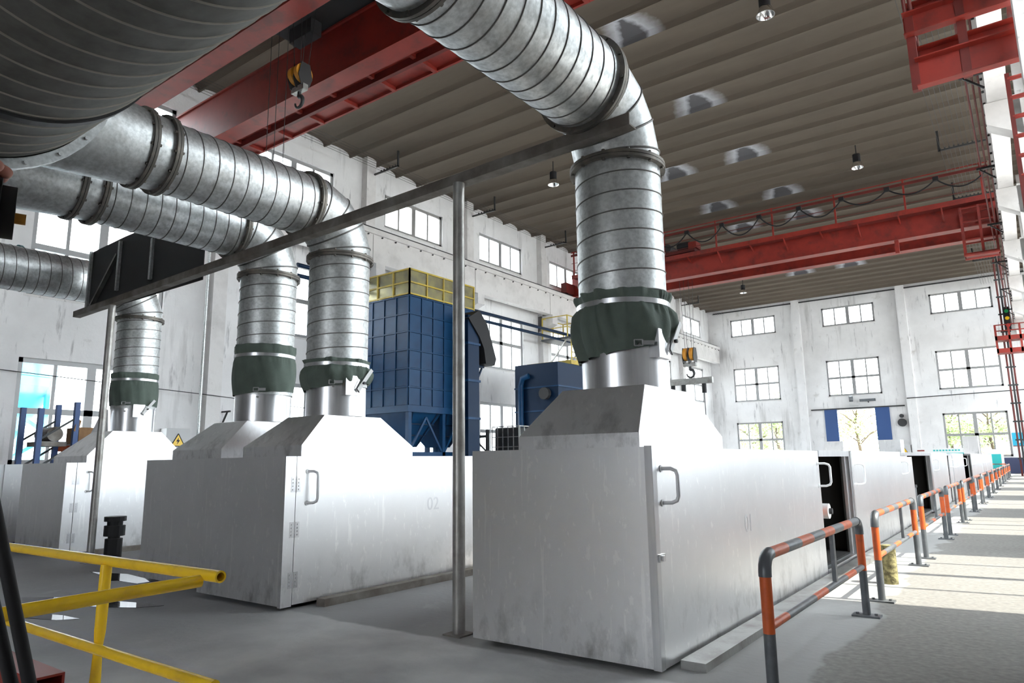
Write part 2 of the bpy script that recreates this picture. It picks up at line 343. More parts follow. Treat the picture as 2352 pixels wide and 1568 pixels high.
# runway beams with corbels
def runway(name, xi, sgn, label):
    # xi inner face, sgn = direction of the wall
    b = MB()
    x = lambda d: xi+sgn*d
    b.box(min(x(.04), x(.40)), max(x(.04), x(.40)), YB, YE-.25, 8.56, 9.66)
    b.box(min(x(-.04), x(.46)), max(x(-.04), x(.46)), YB, YE-.25, 9.66, 9.86)
    o = b.build(name, m_beam, kind='structure', label=label)
    for y in COLS:
        q = MB(); q.box(min(x(.035), x(.1)), max(x(.035), x(.1)), y-.36, y-.33, 8.57, 9.65); q.build('joint', m_steel, o)
    r = MB(); r.box(x(.16)-.035, x(.16)+.035, YB, YE-.3, 9.86, 9.98); r.build('rail', m_dark, o)
    for k in range(int((YE-YB)/.75)):
        pass
    q = MB()
    for k in range(int((YE-YB)/.7)):
        y = YB+.3+k*.7; q.cyl((x(-.035), y, 9.60), (x(.02), y, 9.60), .03, n=6)
    q.build('bolt_heads', m_dark, o)
    for y in COLS:
        c = MB(); X0 = x(-.02); X1 = x(.90 if sgn < 0 else .60)
        c.prism([(X0, y-.23, 8.55), (X1, y-.23, 8.55), (X1, y-.23, 7.70), (X0, y-.23, 8.08)], (0, .46, 0)); c.build('corbel', m_beam, o)
    return o
runway('beam_left', -19.03, -1, 'deep whitewashed runway beam on corbels along the windowed long wall')
runway('beam_right', 0.02, 1, 'deep whitewashed runway beam on corbels beside the walkway')
# ceiling of arched concrete panels
PIT = 1.225
prof = [(-.03, 0), (.03, 0), (.05, .10), (.10, .16), (.30, .215), (.61, .24), (.92, .215), (1.12, .16), (1.175, .10), (1.195, 0)]
def ceil_panel(name, mt):
    b = MB(); xs = [XL-.3+(XR+.6-XL)*i/12 for i in range(13)]
    b.loft([[(x, y, z) for y, z in prof] for x in xs], close=False); b.box(XL-.3, XR+.3, -.05, 1.175, .27, .42)
    return b.mesh(name, mt, smooth=32)
b = MB(); b.box(XL-.35, XR+.35, YB-.35, YE+.35, 13.2, 13.35)
ceil = b.build('ceiling', m_ceil, kind='structure', label='ribbed bare concrete ceiling of arched panels')
cp, cps = ceil_panel('roof_panel', m_ceil), ceil_panel('roof_panel_glow', m_ceil2)
y0 = 17.794-PIT*21
for k in range(52):
    y = y0+k*PIT
    if y > YE-.3: break
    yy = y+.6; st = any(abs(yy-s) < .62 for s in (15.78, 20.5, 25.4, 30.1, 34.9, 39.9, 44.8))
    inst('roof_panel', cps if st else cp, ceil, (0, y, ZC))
# windows
wn = [0]
def window(axis, c, u0, u1, z0, z1, rows, inner, label, mframe=m_frame, cols=4, depth=.08):
    wn[0] += 1
    P = (lambda cc, u, z: (cc, u, z)) if axis == 'x' else (lambda cc, u, z: (u, cc, z))
    def bx(b, ua, ub, za, zb, t=depth):
        p, q = P(c-t/2, ua, za), P(c+t/2, ub, zb); b.box(min(p[0], q[0]), max(p[0], q[0]), min(p[1], q[1]), max(p[1], q[1]), za, zb)
    fat = axis == 'y' or c < 0; w_ = .12 if fat else .07; mh, th_, sh = (.11, .075, .042) if fat else (.06, .045, .022)
    b = MB()
    bx(b, u0, u1, z0, z0+w_); bx(b, u0, u1, z1-w_, z1); bx(b, u0, u0+w_, z0, z1); bx(b, u1-w_, u1, z0, z1)
    o = b.build('window_%d' % wn[0], mframe, kind='structure', label=label)
    uc = (u0+u1)/2; q = MB(); bx(q, uc-mh, uc+mh, z0+w_, z1-w_); q.build('mullion', mframe, o)
    if rows == 2:
        zc = (z0+z1)/2; q = MB(); bx(q, u0+w_, u1-w_, zc-th_, zc+th_); q.build('transom', mframe, o)
    zz = [z0, (z0+z1)/2, z1] if rows == 2 else [z0, z1]
    for half in ((u0, uc), (uc, u1)):
        for r in range(rows):
            ua, ub = half; um = (ua+ub)/2; q = MB(); bx(q, um-sh, um+sh, zz[r]+.05, zz[r+1]-.05, .05); q.build('sash_bar', mframe, o)
            for (pa, pb) in ((ua, um), (um, ub)):
                g = MB(); bx(g, pa+.02, pb-.02, zz[r]+.02, zz[r+1]-.02, .008); g.build('pane', m_glass, o)
    s = MB(); p = P(c, 0, 0)
    if inner: 
        ci = c+inner*.13
        bx2 = (min(c, ci), max(c, ci))
        if axis == 'x': s.box(bx2[0], bx2[1], u0-.05, u1+.05, z0-.06, z0)
        else: s.box(u0-.05, u1+.05, bx2[0], bx2[1], z0-.06, z0)
        s.build('sill', m_beam, o)
    return o
rn = ('lowest', 'middle', 'clerestory')
for k, y in enumerate(WINL):
    if y+3.46 > YE: continue
    for r, (z0, z1, n) in enumerate(ROWS):
        if y < 5: continue
        dk = m_framed if (r == 2 and k in (4,)) else m_frame
        window('x', XL-.12, y, y+3.46, z0, z1, n, 1, '%s row steel window in the long wall, bay %d counted from the camera' % (rn[r], k+1), dk)
        z0, z1, g, n = RROWS[r]
        if y > 5: window('x', XR+.12, y-g*(y > 10), y+3.46+g, z0, z1, n, -1, '%s row steel window in the sunny wall, bay %d counted from the camera' % (rn[r], k+1))
for k, (a, e) in enumerate(ENDW):
    nm = ('beside the long wall', 'above the blue doors', 'beside the walkway')[k]
    window('y', YE+.12, a, e, 10.56, 11.95, 1, -1, 'top row end wall window '+nm)
    window('y', YE+.12, a, e, 5.46, 8.06, 2, -1, 'middle row end wall window '+nm)
    if k == 0: window('y', YE+.12, a, e, 1.2, 3.85, 2, -1, 'low end wall window '+nm)
    if k == 2: window('y', YE+.12, a, e, 1.05, 3.9, 2, -1, 'low end wall window '+nm+' with trees outside')
for k, (a, e) in enumerate(BACKW): window('y', YB-.12, a, e, 9.9, 12.0, 1, 1, 'high window added for light in the unseen wall behind the camera')  # added opening, lets daylight in from behind
# end doors (two blue leaves slid half open)
for n, (a, e) in enumerate(((-11.72, -10.88), (-8.44, -7.55))):
    b = MB(); b.box(a, e, YE-.10, YE-.03, .02, 4.5)
    o = b.build('door_%d' % (n+1), m_blued2, kind='structure', label='blue sheet metal door leaf '+('nearer the long wall' if n == 0 else 'nearer the walkway'))
    for zz in (.15, 2.3, 4.4):
        q = MB(); q.box(a+.03, e-.03, YE-.125, YE-.10, zz-.04, zz+.04); q.build('brace', m_blued2, o)
for n, (a, e) in enumerate(((-5.6, -3.5), (-1.7, .4))):  # unseen leaves of the doorway added as a light opening
    b = MB(); b.box(a, e, YB+.03, YB+.10, .02, 4.6); b.build('door_%d' % (n+3), m_blued2, kind='structure', label='blue door leaf of the added light opening behind the camera, '+('farther' if n == 0 else 'nearer'))
b = MB(); b.box(-12.6, -6.6, YE-.12, YE, 4.5, 4.58); b.build('trim_1', m_dark, kind='structure', label='sliding door track over the end door')
b = MB(); b.cyl((XL+.5, YE-.16, 12.60), (XR, YE-.16, 12.60), .05, n=8); b.build('trim_2', m_dark, kind='structure', label='dark pipe under the ceiling along the end wall')
b = MB(); b.cyl((-6.4, YE-.34, 5.0), (XR, YE-.34, 5.15), .03, n=8); b.build('wall_cable', m_dark, label='thin dark cable run along the end wall', cat='cable', base=(-6.4, YE-.34, 5.0))
# ------------------------------------------------------------------ aluminium boxes
def handle(parent, x, y, za, zb, out=.07, dy=0, name='handle', mt=None):
    """bent round bar handle standing out of a face at x"""
    b = MB(); r = .011
    pts = [(x-.005, y, zb), (x+out*.6, y+dy*.6, zb), (x+out*.9, y+dy*.92, zb-.012), (x+out, y+dy, zb-.035), (x+out, y+dy, za+.035), (x+out*.9, y+dy*.92, za+.012), (x+out*.6, y+dy*.6, za), (x-.005, y, za)]
    b.tube(pts, r, 10); b.cyl((x-.004, y, zb), (x+.006, y, zb), .02, n=10); b.cyl((x-.004, y, za), (x+.006, y, za), .02, n=10)
    return b.build(name, mt or m_frame2, parent, smooth=40)
def hinge(parent, x, y, z):
    b = MB(); b.box(x, x+.004, y-.045, y-.005, z-.06, z+.06); b.box(x, x+.004, y+.005, y+.045, z-.06, z+.06); b.cyl((x+.004, y, z-.062), (x+.004, y, z+.062), .007, n=8)
    for dz in (-.04, -.013, .013, .04):
        for dy in (-.028, .028): b.cyl((x+.003, y+dy, z+dz), (x+.009, y+dy, z+dz), .0065, n=6)
    return b.build('hinge', m_alu2, parent)
def number(parent, txt, x, y, z, size):
    c = bpy.data.curves.new('stencil_number', 'FONT'); c.body = txt; c.size = size; c.extrude = .0006
    t = bpy.data.objects.new('stencil_number', c); COL.objects.link(t); bpy.context.view_layer.update()
    me = bpy.data.meshes.new_from_object(t); bpy.data.objects.remove(t); me.materials.clear(); me.materials.append(m_stencil)
    o = bpy.data.objects.new('stencil_number', me); COL.objects.link(o); o.parent = parent
    o.location = Vector((x, y, z))-ORG[parent.name]; o.rotation_euler = (PI/2, 0, PI/2); return o
m_stencil = mat('faded_stencil_paint', (.76, .76, .78), .42, .88)
ZT, ZB = 1.17, .035
def shell(x0, x1, y0, y1, openings=()):
    """hollow sheet metal tunnel, openings = (ya,yb) on the +x side"""
    b = MB(); t = .03
    b.box(x0, x1, y0, y0+t, ZB, ZT)                      # front
    b.box(x0, x1, y1-t, y1, ZB, ZT)                      # end
    b.box(x0, x0+t, y0+t, y1-t, ZB, ZT)
    b.box(x0+t, x1, y0+t, y1-t, ZT-t, ZT); b.box(x0+t, x1, y0+t, y1-t, ZB, ZB+t)
    y = y0+t
    for a, e in list(openings)+[(y1-t, y1-t)]:
        if a > y: b.box(x1-t, x1, y, a, ZB+t, ZT-t)
        y = e
    return b
def box_thing(x0, x1, y0, y1, label, openings=()):
    r = root('aluminium_box', ((x0+x1)/2, y0, 0), label, 'machine housing', 'aluminium housings in rows')
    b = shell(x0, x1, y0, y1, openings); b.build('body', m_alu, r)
    s = MB(); s.box(x0+.05, x1-.05, y0+.12, y1-.05, .004, ZB); s.build('plinth', m_dark, r)
    if openings:
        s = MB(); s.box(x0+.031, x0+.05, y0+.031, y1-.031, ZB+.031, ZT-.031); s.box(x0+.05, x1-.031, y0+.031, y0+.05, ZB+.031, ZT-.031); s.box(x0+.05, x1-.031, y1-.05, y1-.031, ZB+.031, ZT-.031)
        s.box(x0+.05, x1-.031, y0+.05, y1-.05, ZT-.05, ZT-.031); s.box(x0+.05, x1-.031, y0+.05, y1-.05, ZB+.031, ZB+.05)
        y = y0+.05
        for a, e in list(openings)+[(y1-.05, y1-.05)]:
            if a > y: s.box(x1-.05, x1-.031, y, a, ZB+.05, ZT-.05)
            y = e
        s.build('shade_liner', m_inshade, r)  # black liner paints in the shade behind the open doorways
    return r
# --- row by the walkway
r1 = box_thing(-2.92, -1.70, 3.52, 8.66, 'aluminium housing nearest the striped railing with scratched grey front', ((7.2, 8.52),))
q = MB(); q.box(-2.925, -1.705, 3.508, 3.52, ZB-.005, ZT+.005); q.build('front_panel', m_alu, r1)
q = MB(); q.box(-1.705, -1.66, 3.508, 3.56, ZB-.01, ZT+.01); q.build('corner_post', m_alu2, r1)
d = MB(); d.box(-1.70, -1.665, 3.562, 7.19, ZB-.01, ZT); d = d.build('door', m_alu, r1)
handle(d, -1.665, 3.62, .87, 1.055, .085, .03); handle(d, -1.665, 7.12, .84, 1.05, .10, .06)
q = MB(); q.box(-1.665, -1.650, 3.53, 3.60, .565, .605); q.box(-1.652, -1.64, 3.55, 3.575, .572, .598); q.build('latch', m_alu2, r1)
q = MB(); q.box(-1.70, -1.66, 7.2, 8.62, ZT-.055, ZT+.005); q.box(-1.70, -1.66, 8.55, 8.62, ZB, ZT-.05); q.box(-1.69, -1.65, 8.60, 8.635, ZB, ZT); q.box(-1.70, -1.66, 7.2, 8.6, ZB-.01, .07); q.build('door_frame', m_alu2, r1)
number(r1, '01', -1.664, 4.95, .60, .17)
# --- second unit
r2 = box_thing(-2.92, -1.70, 8.68, 16.42, 'second aluminium housing beyond the open doorway, with streaked door', ((13.4, 16.2),))
d = MB(); d.box(-1.70, -1.66, 8.70, 12.36, ZB, ZT+.01); d = d.build('door', m_alu, r2); handle(d, -1.66, 8.86, .80, 1.03, .085, .05)
d = MB(); d.box(-1.698, -1.672, 12.38, 13.72, ZB, ZT-.07); d = d.build('door', m_alu, r2); handle(d, -1.672, 12.5, .84, 1.03, .085, .05)
q = MB(); q.box(-1.70, -1.66, 12.4, 16.4, ZT-.05, ZT+.005); q.box(-1.70, -1.655, 16.18, 16.4, ZB, ZT-.05); q.build('door_frame', m_alu2, r2)
r3 = box_thing(-2.92, -1.70, 16.44, 24.9, 'third aluminium housing along the walkway with grey half open doors', ((19.75, 21.1),))
d = MB(); d.box(-1.70, -1.66, 16.45, 19.7, ZB, ZT+.01); d = d.build('door', m_alu, r3); handle(d, -1.66, 16.8, .82, 1.04, .085, .06)
d = MB(); d.box(-1.69, -1.672, 20.2, 21.0, ZB, ZT-.05); d = d.build('door', m_alu, r3); handle(d, -1.672, 20.3, .84, 1.03, .085, .06)
d = MB(); d.box(-1.70, -1.66, 21.1, 24.6, ZB, ZT+.01); d = d.build('door', m_alu, r3); handle(d, -1.66, 21.5, .82, 1.04, .085, .06); handle(d, -1.66, 24.3, .82, 1.04, .085, .06)
q = MB(); q.box(-1.70, -1.66, 19.7, 21.1, ZT-.05, ZT+.005); q.box(-1.70, -1.655, 21.0, 21.1, ZB, ZT-.05); q.build('door_frame', m_alu2, r3)
r4 = box_thing(-2.92, -1.70, 24.95, 33.6, 'fourth aluminium housing far along the walkway', ((25.2, 27.2),))
d = MB(); d.box(-1.70, -1.66, 27.6, 33.4, ZB, ZT+.01); d = d.build('door', m_alu, r4); handle(d, -1.66, 28.1, .82, 1.04, .085, .08)
q = MB(); q.box(-1.70, -1.655, 27.2, 27.55, ZB, ZT); q.box(-1.70, -1.66, 25.0, 27.2, ZT-.05, ZT); q.build('door_frame', m_dark, r4)
r5 = box_thing(-2.92, -1.70, 33.7, 42.5, 'fifth aluminium housing at the far end of the walkway row')
for ya, yb in ((33.8, 37.0), (37.3, 42.3)):
    d = MB(); d.box(-1.70, -1.66, ya, yb, ZB, ZT); d = d.build('door', m_alu, r5); handle(d, -1.66, ya+.5, .82, 1.04, .085, .08)
# --- second row
rb = box_thing(-5.92, -4.77, 3.40, 13.0, 'aluminium housing behind the slim pole with hinged white-lit door')
q = MB(); q.box(-5.925, -4.775, 3.388, 3.40, ZB, ZT); q.build('front_panel', m_alu, rb)
q = MB(); q.box(-4.775, -4.735, 3.388, 3.487, ZB-.01, ZT); q.build('corner_post', m_alu, rb)
d = MB(); d.box(-4.77, -4.738, 3.495, 7.6, ZB, ZT); d = d.build('door', m_alu, rb); handle(d, -4.738, 3.60, .80, 1.05, .07, .05)
d2 = MB(); d2.box(-4.77, -4.738, 7.61, 12.9, ZB, ZT); d2.build('door', m_alu, rb)
for z in (.95, .60, .22): hinge(d, -4.737, 3.49, z)
number(rb, '02', -4.737, 5.0, .66, .17)
rc = box_thing(-7.25, -5.95, 3.53, 13.0, 'dull grey aluminium housing behind the hinged one, second row')
q = MB(); q.box(-6.42, -5.955, 3.52, 3.53, ZB, ZT); q.build('front_panel', m_alu, rc)
rd = box_thing(-11.45, -10.0, 3.85, 13.2, 'aluminium housing behind the yellow railing with three hinges')
q = MB(); q.box(-10.01, -9.97, 3.838, 3.96, ZB, ZT); q.build('corner_post', m_alu, rd)
d = MB(); d.box(-10.0, -9.972, 3.97, 8.2, ZB, ZT); d = d.build('door', m_alu, rd); handle(d, -9.972, 4.10, .80, 1.05, .07, .05)
for z in (.95, .60, .22): hinge(d, -9.971, 3.965, z)
re_ = box_thing(-13.75, -12.3, 3.8, 13.2, 'aluminium housing cut by the picture edge beside the black lens')
d = MB(); d.box(-12.3, -12.27, 3.9, 8.2, ZB, ZT); d.build('door', m_alu, re_)
# --- kerbs and base rails
b = MB(); b.box(-1.64, -1.50, 3.7, 42, 0, .045); b.build('base_kerb', m_rusty and m_steel, label='low grey steel kerb at the foot of the walkway housings', cat='kerb', base=(-1.57, 3.7, 0))
b = MB(); b.box(-4.70, -4.60, 3.7, 13, 0, .06); b.build('base_rail', m_rusty, label='rusty brown base rail along the second row housing', cat='rail', base=(-4.65, 3.7, 0))
b = MB(); b.box(-9.93, -9.83, 4.2, 13, 0, .06); b.build('base_rail', m_rusty, label='brown base rail along the housing behind the yellow railing', cat='rail', base=(-9.9, 4.2, 0))
# --- things standing on the row and in its doorways
def plate_hood(x0, x1, y0, y1, z0, z1, label):
    r = root('flue_stub', ((x0+x1)/2, y0, z0), label, 'flue', 'open flue stubs on the walkway housings')
    b = MB(); b.box(x0, x1, y0, y0+.02, z0, z1); b.build('front_sheet', m_alu, r)
    b = MB(); b.box(x0, x0+.02, y0+.02, y1, z0, z1); b.box(x1-.02, x1, y0+.02, y1, z0, z1); b.box(x0+.02, x1-.02, y1-.02, y1, z0, z1); b.build('side_sheets', m_alu, r)
plate_hood(-2.68, -2.39, 12.0, 12.3, ZT, 1.36, 'small grey sheet metal stub on the second housing, before the blue door')
plate_hood(-2.66, -2.24, 16.9, 17.4, ZT, 1.47, 'square grey sheet metal stub on the third housing')
plate_hood(-2.25, -1.72, 33.9, 34.6, ZT, 1.90, 'tall pale sheet metal stub far down the row')
r = root('trolley', (-2.0, 7.75, ZB+.03), 'orange trolley with a pale wheel inside the first open doorway', 'trolley')
b = MB(); b.box(-2.4, -1.78, 7.45, 7.62, .52, .64); b.build('beam', m_orange, r)
for xa in (-2.35, -1.95):
    b = MB(); b.box(xa, xa+.09, 7.48, 7.58, ZB+.03, .52); b.build('leg', m_dark, r)
b = MB(); b.pipe((-1.80, 7.70, .57), (-1.72, 7.70, .57), .075, .03, 24); wq = b.build('wheel', m_white, r, smooth=40)
b = MB(); b.cyl((-1.85, 7.70, .57), (-1.69, 7.70, .57), .03, n=12); b.build('hub', m_dark, wq)
r = root('drum', (-2.2, 15.5, ZB+.03), 'dark drum lying in the second open doorway', 'drum')
b = MB(); b.cyl((-2.2, 15.3, ZB+.03), (-2.2, 15.3, .55), .36, n=28); b.build('body', m_gpaint, r, smooth=40)
b = MB(); b.pipe((-2.2, 15.3, .53), (-2.2, 15.3, .58), .375, .33, 28); b.build('rim', m_dark, r)
# ------------------------------------------------------------------ hoods
def hood(x0, x1, y0, y1, lip, zt, tx0, ty0, ty1, label, collar, rc, dents=False, lever=True, cz=None):
    cx, cy = collar
    r = root('exhaust_hood', (cx, cy, ZT), label, 'exhaust hood', 'exhaust hoods on the housings')
    b = MB(); tx1 = x1
    b.loft([[(x0, y0, ZT), (x1, y0, ZT), (x1, y1, ZT), (x0, y1, ZT)], [(x0, y0, lip), (x1, y0, lip), (x1, y1, lip), (x0, y1, lip)], [(tx0, ty0, zt), (tx1, ty0, zt), (tx1, ty1, zt), (tx0, ty1, zt)]])
    k = len(b.v); b.face(k-4, k-3, k-2, k-1); b.face(0, 3, 2, 1)
    b.build('body', m_alu, r, bevel=.004)
    b = MB(); b.pipe((cx, cy, zt), (cx, cy, cz), rc, rc-.006, 48); c = b.build('collar', m_alu2, r, smooth=40)
    q = MB(); q.cyl((cx+.72*rc, cy-.72*rc, zt+(cz-zt)*.62), (cx+.72*rc+.012, cy-.72*rc-.012, zt+(cz-zt)*.62), .01, n=10); q.build('rivet', m_steel, c)
    if lever:
        q = MB(); z = zt+(cz-zt)*.45
        q.box(cx+rc*.62, cx+rc+.03, cy-.14, cy-.13, z, z+.17); q.box(cx+rc+.02, cx+rc+.03, cy-.13, cy+.02, z, z+.17); q.box(cx+rc*.62, cx+rc+.03, cy-.14, cy+.02, z-.006, z)
        bo = q.build('damper_box', m_alu2, r)
        q = MB(); q.bar((cx+rc+.045, cy-.02, z+.03), (cx+rc+.055, cy+.14, z+.24), .008, .035); lv = q.build('lever', m_white, bo)
        q = MB(); q.cyl((cx+rc+.03, cy+.045, z+.11), (cx+rc+.07, cy+.045, z+.11), .012, n=10); q.build('pivot', m_dark, bo)
        q = MB(); q.tube([(cx+rc+.05, cy+.0, z+.02), (cx+rc+.05, cy-.03, z+.05), (cx+rc+.05, cy-.02, z+.08), (cx+rc+.05, cy+.02, z+.15)], .004, 6); q.build('hook_wire', m_dark, bo)
    return r
hood(-2.60, -1.765, 3.575, 4.90, 1.258, 1.537, -2.33, 3.68, 4.34, 'silver hood with round collar on the housing nearest the striped railing', (-2.05, 4.0), .277, cz=1.95)
hood(-5.75, -4.90, 3.65, 4.96, 1.266, 1.530, -5.42, 3.88, 4.53, 'silver hood with damper box on the hinged housing', (-5.15, 4.2), .272, cz=1.95)
hood(-6.93, -6.05, 3.62, 4.96, 1.262, 1.531, -6.62, 3.87, 4.52, 'silver hood half hidden behind the hinged housing hood', (-6.3, 4.2), .275, cz=1.92, lever=False)
hood(-11.1, -10.05, 4.10, 5.42, 1.262, 1.597, -10.68, 4.40, 5.07, 'silver hood behind the slim pole at the yellow railing', (-10.35, 4.78), .285, cz=2.05)
b = MB(); b.prism([(-10.80, 4.40, 1.50), (-10.2, 4.40, 1.50), (-10.2, 4.40, 1.62), (-10.25, 4.40, 1.90), (-10.42, 4.40, 1.90)], (0, .03, 0)); b.build('hood_wing', m_alu, label='dark sloping sheet metal wing beside the hood at the pole', cat='sheet', base=(-10.5, 4.4, 1.5))
# ------------------------------------------------------------------ spiral ducts
def spiral(p0, p1, r, pitch, ridge=.005, wd=.010, n=56):
    p0, p1 = Vector(p0), Vector(p1); L = (p1-p0).length; d = (p1-p0)/L; b = MB(); a, c = b.frame(d)
    rows = [(0, 0), (wd*.3, ridge), (wd*.7, ridge), (wd, 0)]; turns = int(L/pitch)+2; prev = None
    for t in range(-1, turns):
        for ri, (o, h) in enumerate(rows):
            ring = []
            for i in range(n+1):
                th = 2*PI*i/n; s = min(max(pitch*(t+i/n)+o, 0), L)
                ring.append(p0+d*s+(a*math.cos(th)+c*math.sin(th))*(r+h))
            k = b.add(ring)
            if prev is not None:
                b.cur = 1 if ri in (1, 2, 3) else 0
                for i in range(n): b.face(prev+i, prev+i+1, k+i+1, k+i)
            prev = k
    bmv = b
    return bmv
def elbow(pa, da, db, R, r, segs=4, n=48):
    """lobster-back bend starting at pa with direction da, ending along db; returns (mb, seam_mb, end)"""
    pa, da, db = Vector(pa), Vector(da).normalized(), Vector(db).normalized()
    cen = pa+db*R; ax = da.cross(db)
    b = MB(); s = MB(); tot = PI/2; dl = tot/segs
    angs = [0]+[dl*(i+.5) for i in range(segs)]+[tot]
    rings = []
    for j, an in enumerate(angs):
        k = 1/math.cos(dl/2) if 0 < j < len(angs)-1 else 1
        rad = (-db)*math.cos(an)+da*math.sin(an)
        rings.append([cen+rad*R*k+(rad*math.cos(2*PI*i/n)*k+ax*math.sin(2*PI*i/n))*r for i in range(n)])
    b.loft(rings)
    for j in range(1, len(rings)-1):
        g = rings[j]; cc = sum(g, Vector())/n; tg = (rings[j+1][0]-rings[j-1][0]).normalized()
        an = angs[j]; tg = da*math.cos(an)+db*math.sin(an)
        s.loft([[cc+(p-cc)*1.0-tg*.008 for p in g], [cc+(p-cc)*1.025-tg*.004 for p in g], [cc+(p-cc)*1.025+tg*.004 for p in g], [cc+(p-cc)*1.0+tg*.008 for p in g]])
    return b, s, cen+da*R
def flange(parent, p, d, r, wd=.035, th=.022, bolts=12, mt=None):
    p, d = Vector(p), Vector(d).normalized(); b = MB()
    b.pipe(p-d*th, p-d*.002, r+wd, r-.004, 48); b.pipe(p+d*.002, p+d*th, r+wd, r-.004, 48); a, c = b.frame(d)
    for i in range(bolts):
        q = p+(a*math.cos(2*PI*i/bolts+.2)+c*math.sin(2*PI*i/bolts+.2))*(r+wd*.55); b.cyl(q-d*(th+.014), q+d*(th+.014), .011, n=6)
    return b.build('flange', mt or m_flange, parent, smooth=30)
def sleeve(parent, cx, cy, r, z0, z1, zs, amp, bulge, seed, tilt):
    """gathered canvas sleeve; tilt(th) gives the extra drop of the lower edge"""
    rnd = random.Random(seed); ph = [(rnd.randint(4, 16), rnd.random()*6.28, rnd.random()) for _ in range(9)]
    n, mrows = 200, 30; rings = []
    for j in range(mrows+1):
        t = j/mrows; ring = []
        for i in range(n):
            th = 2*PI*i/n; zb = z0-tilt(th); z = zb+(z1-zb)*t; f = max(0, min(1, abs(z-zs)/.055)); below = z < zs
            wr = sum(a*math.sin(k*th+p+(9*t*(a-.5))) for k, p, a in ph)/4
            wr = math.copysign(abs(wr)**.75, wr)*.8+.25*math.sin(40*th+ph[0][1]+3*math.sin(5*th))*max(0, 1-abs(z-zs)/.09)
            rr = r+.008+f*amp*max(wr, -.45 if below else -.08)+(bulge*math.sin(PI*min(1, max(0, (zs-z)/max(.01, zs-zb)))) if below else .006*f)
            ring.append((cx+rr*math.cos(th), cy+rr*math.sin(th), z+.004*wr*f))
        rings.append(ring)
    b = MB(); b.loft(rings); so = b.build('canvas_sleeve', m_green, parent, smooth=80)
    s = MB(); s.pipe((cx, cy, zs-.016), (cx, cy, zs+.016), r+.019, r+.004, 56); s.build('strap', m_alu2, so, smooth=40)
    q = MB(); th = -.9; px, py = cx+(r+.03)*math.cos(th), cy+(r+.03)*math.sin(th); zq = z0-tilt(th)+.03
    dx, dy = -math.sin(th), math.cos(th); ox, oy = math.cos(th), math.sin(th)
    for s0 in (0, .05):
        q.bar((px+dx*s0, py+dy*s0, zq-.018), (px+dx*s0, py+dy*s0, zq+.018), .007, .007)
    q.bar((px, py, zq+.018), (px+dx*.05, py+dy*.05, zq+.018), .007, .007); q.bar((px, py, zq-.018), (px+dx*.05, py+dy*.05, zq-.018), .007, .007)
    q.bar((px+dx*.05, py+dy*.05, zq), (px+dx*.12+ox*.0, py+dy*.12, zq), .006, .026)
    q.build('buckle', m_frame, so)
    return so
def branch(label, x, yv, za, ystart, zlow, r, slv, pit=.13, Re=.44, horiz_flanges=(), bell=None, ang=None):
    R_ = root('ventilation_duct', (x, yv, zlow), label, 'duct', 'spiral ventilation ducts')
    b = spiral((x, yv, zlow), (x, yv, za-Re-.02), r, pit); b.build('vertical_pipe', [m_galv, m_seam], R_, smooth=50)
    flange(R_, (x, yv, za-Re), (0, 0, 1), r)
    e, s, end = elbow((x, yv, za-Re), (0, 0, 1), (0, -1, 0), Re, r)
    eo = e.build('elbow', m_galv, R_, smooth=25); s.build('elbow_seams', m_seam, eo)
    flange(R_, (x, yv-Re, za), (0, 1, 0), r)
    b = spiral((x, yv-Re-.02, za), (x, ystart, za), r, pit); b.build('horizontal_pipe', [m_galv, m_seam], R_, smooth=50)
    for y in horiz_flanges: flange(R_, (x, y, za), (0, 1, 0), r)
    if bell:
        yb, rb_ = bell; q = MB(); q.loft([[(x+rr*math.cos(2*PI*i/48), y, za+rr*math.sin(2*PI*i/48)) for i in range(48)] for y, rr in ((ystart, r), (ystart-.18, r+.012), (yb, rb_))])
        q.build('reducer', m_galv, R_, smooth=40)
    sleeve(R_, x, yv, r, *slv)
    return R_
A = branch('large spiral duct bending down onto the hood nearest the striped railing', -2.05, 4.0, 3.47, 2.12, 1.80, .285,
           (1.82, 2.15, 2.075, .050, .035, 3, lambda t: .05*(1-math.cos(t-.64))), horiz_flanges=(2.10,), bell=(1.35, .34))
B = branch('spiral duct bending down onto the hinged housing hood', -5.15, 4.2, 3.47, 2.44, 1.80, .28,
           (1.83, 2.05, 2.00, .044, .035, 5, lambda t: .035*(1-math.cos(t-.64))), horiz_flanges=(2.43, 2.26), bell=(1.35, .37))
Cc = branch('spiral duct bending down between the railing duct and the pole', -6.3, 4.2, 3.49, 2.44, 1.80, .285,
            (1.84, 2.31, 2.20, .020, .018, 9, lambda t: .02*(1-math.cos(t-1))), horiz_flanges=(2.43, 2.26), bell=(1.35, .37))
Dd = branch('spiral duct coming down behind the slim pole', -10.35, 4.78, 3.67, 1.4, 1.92, .29,
            (1.97, 2.43, 2.33, .018, .012, 12, lambda t: .01))
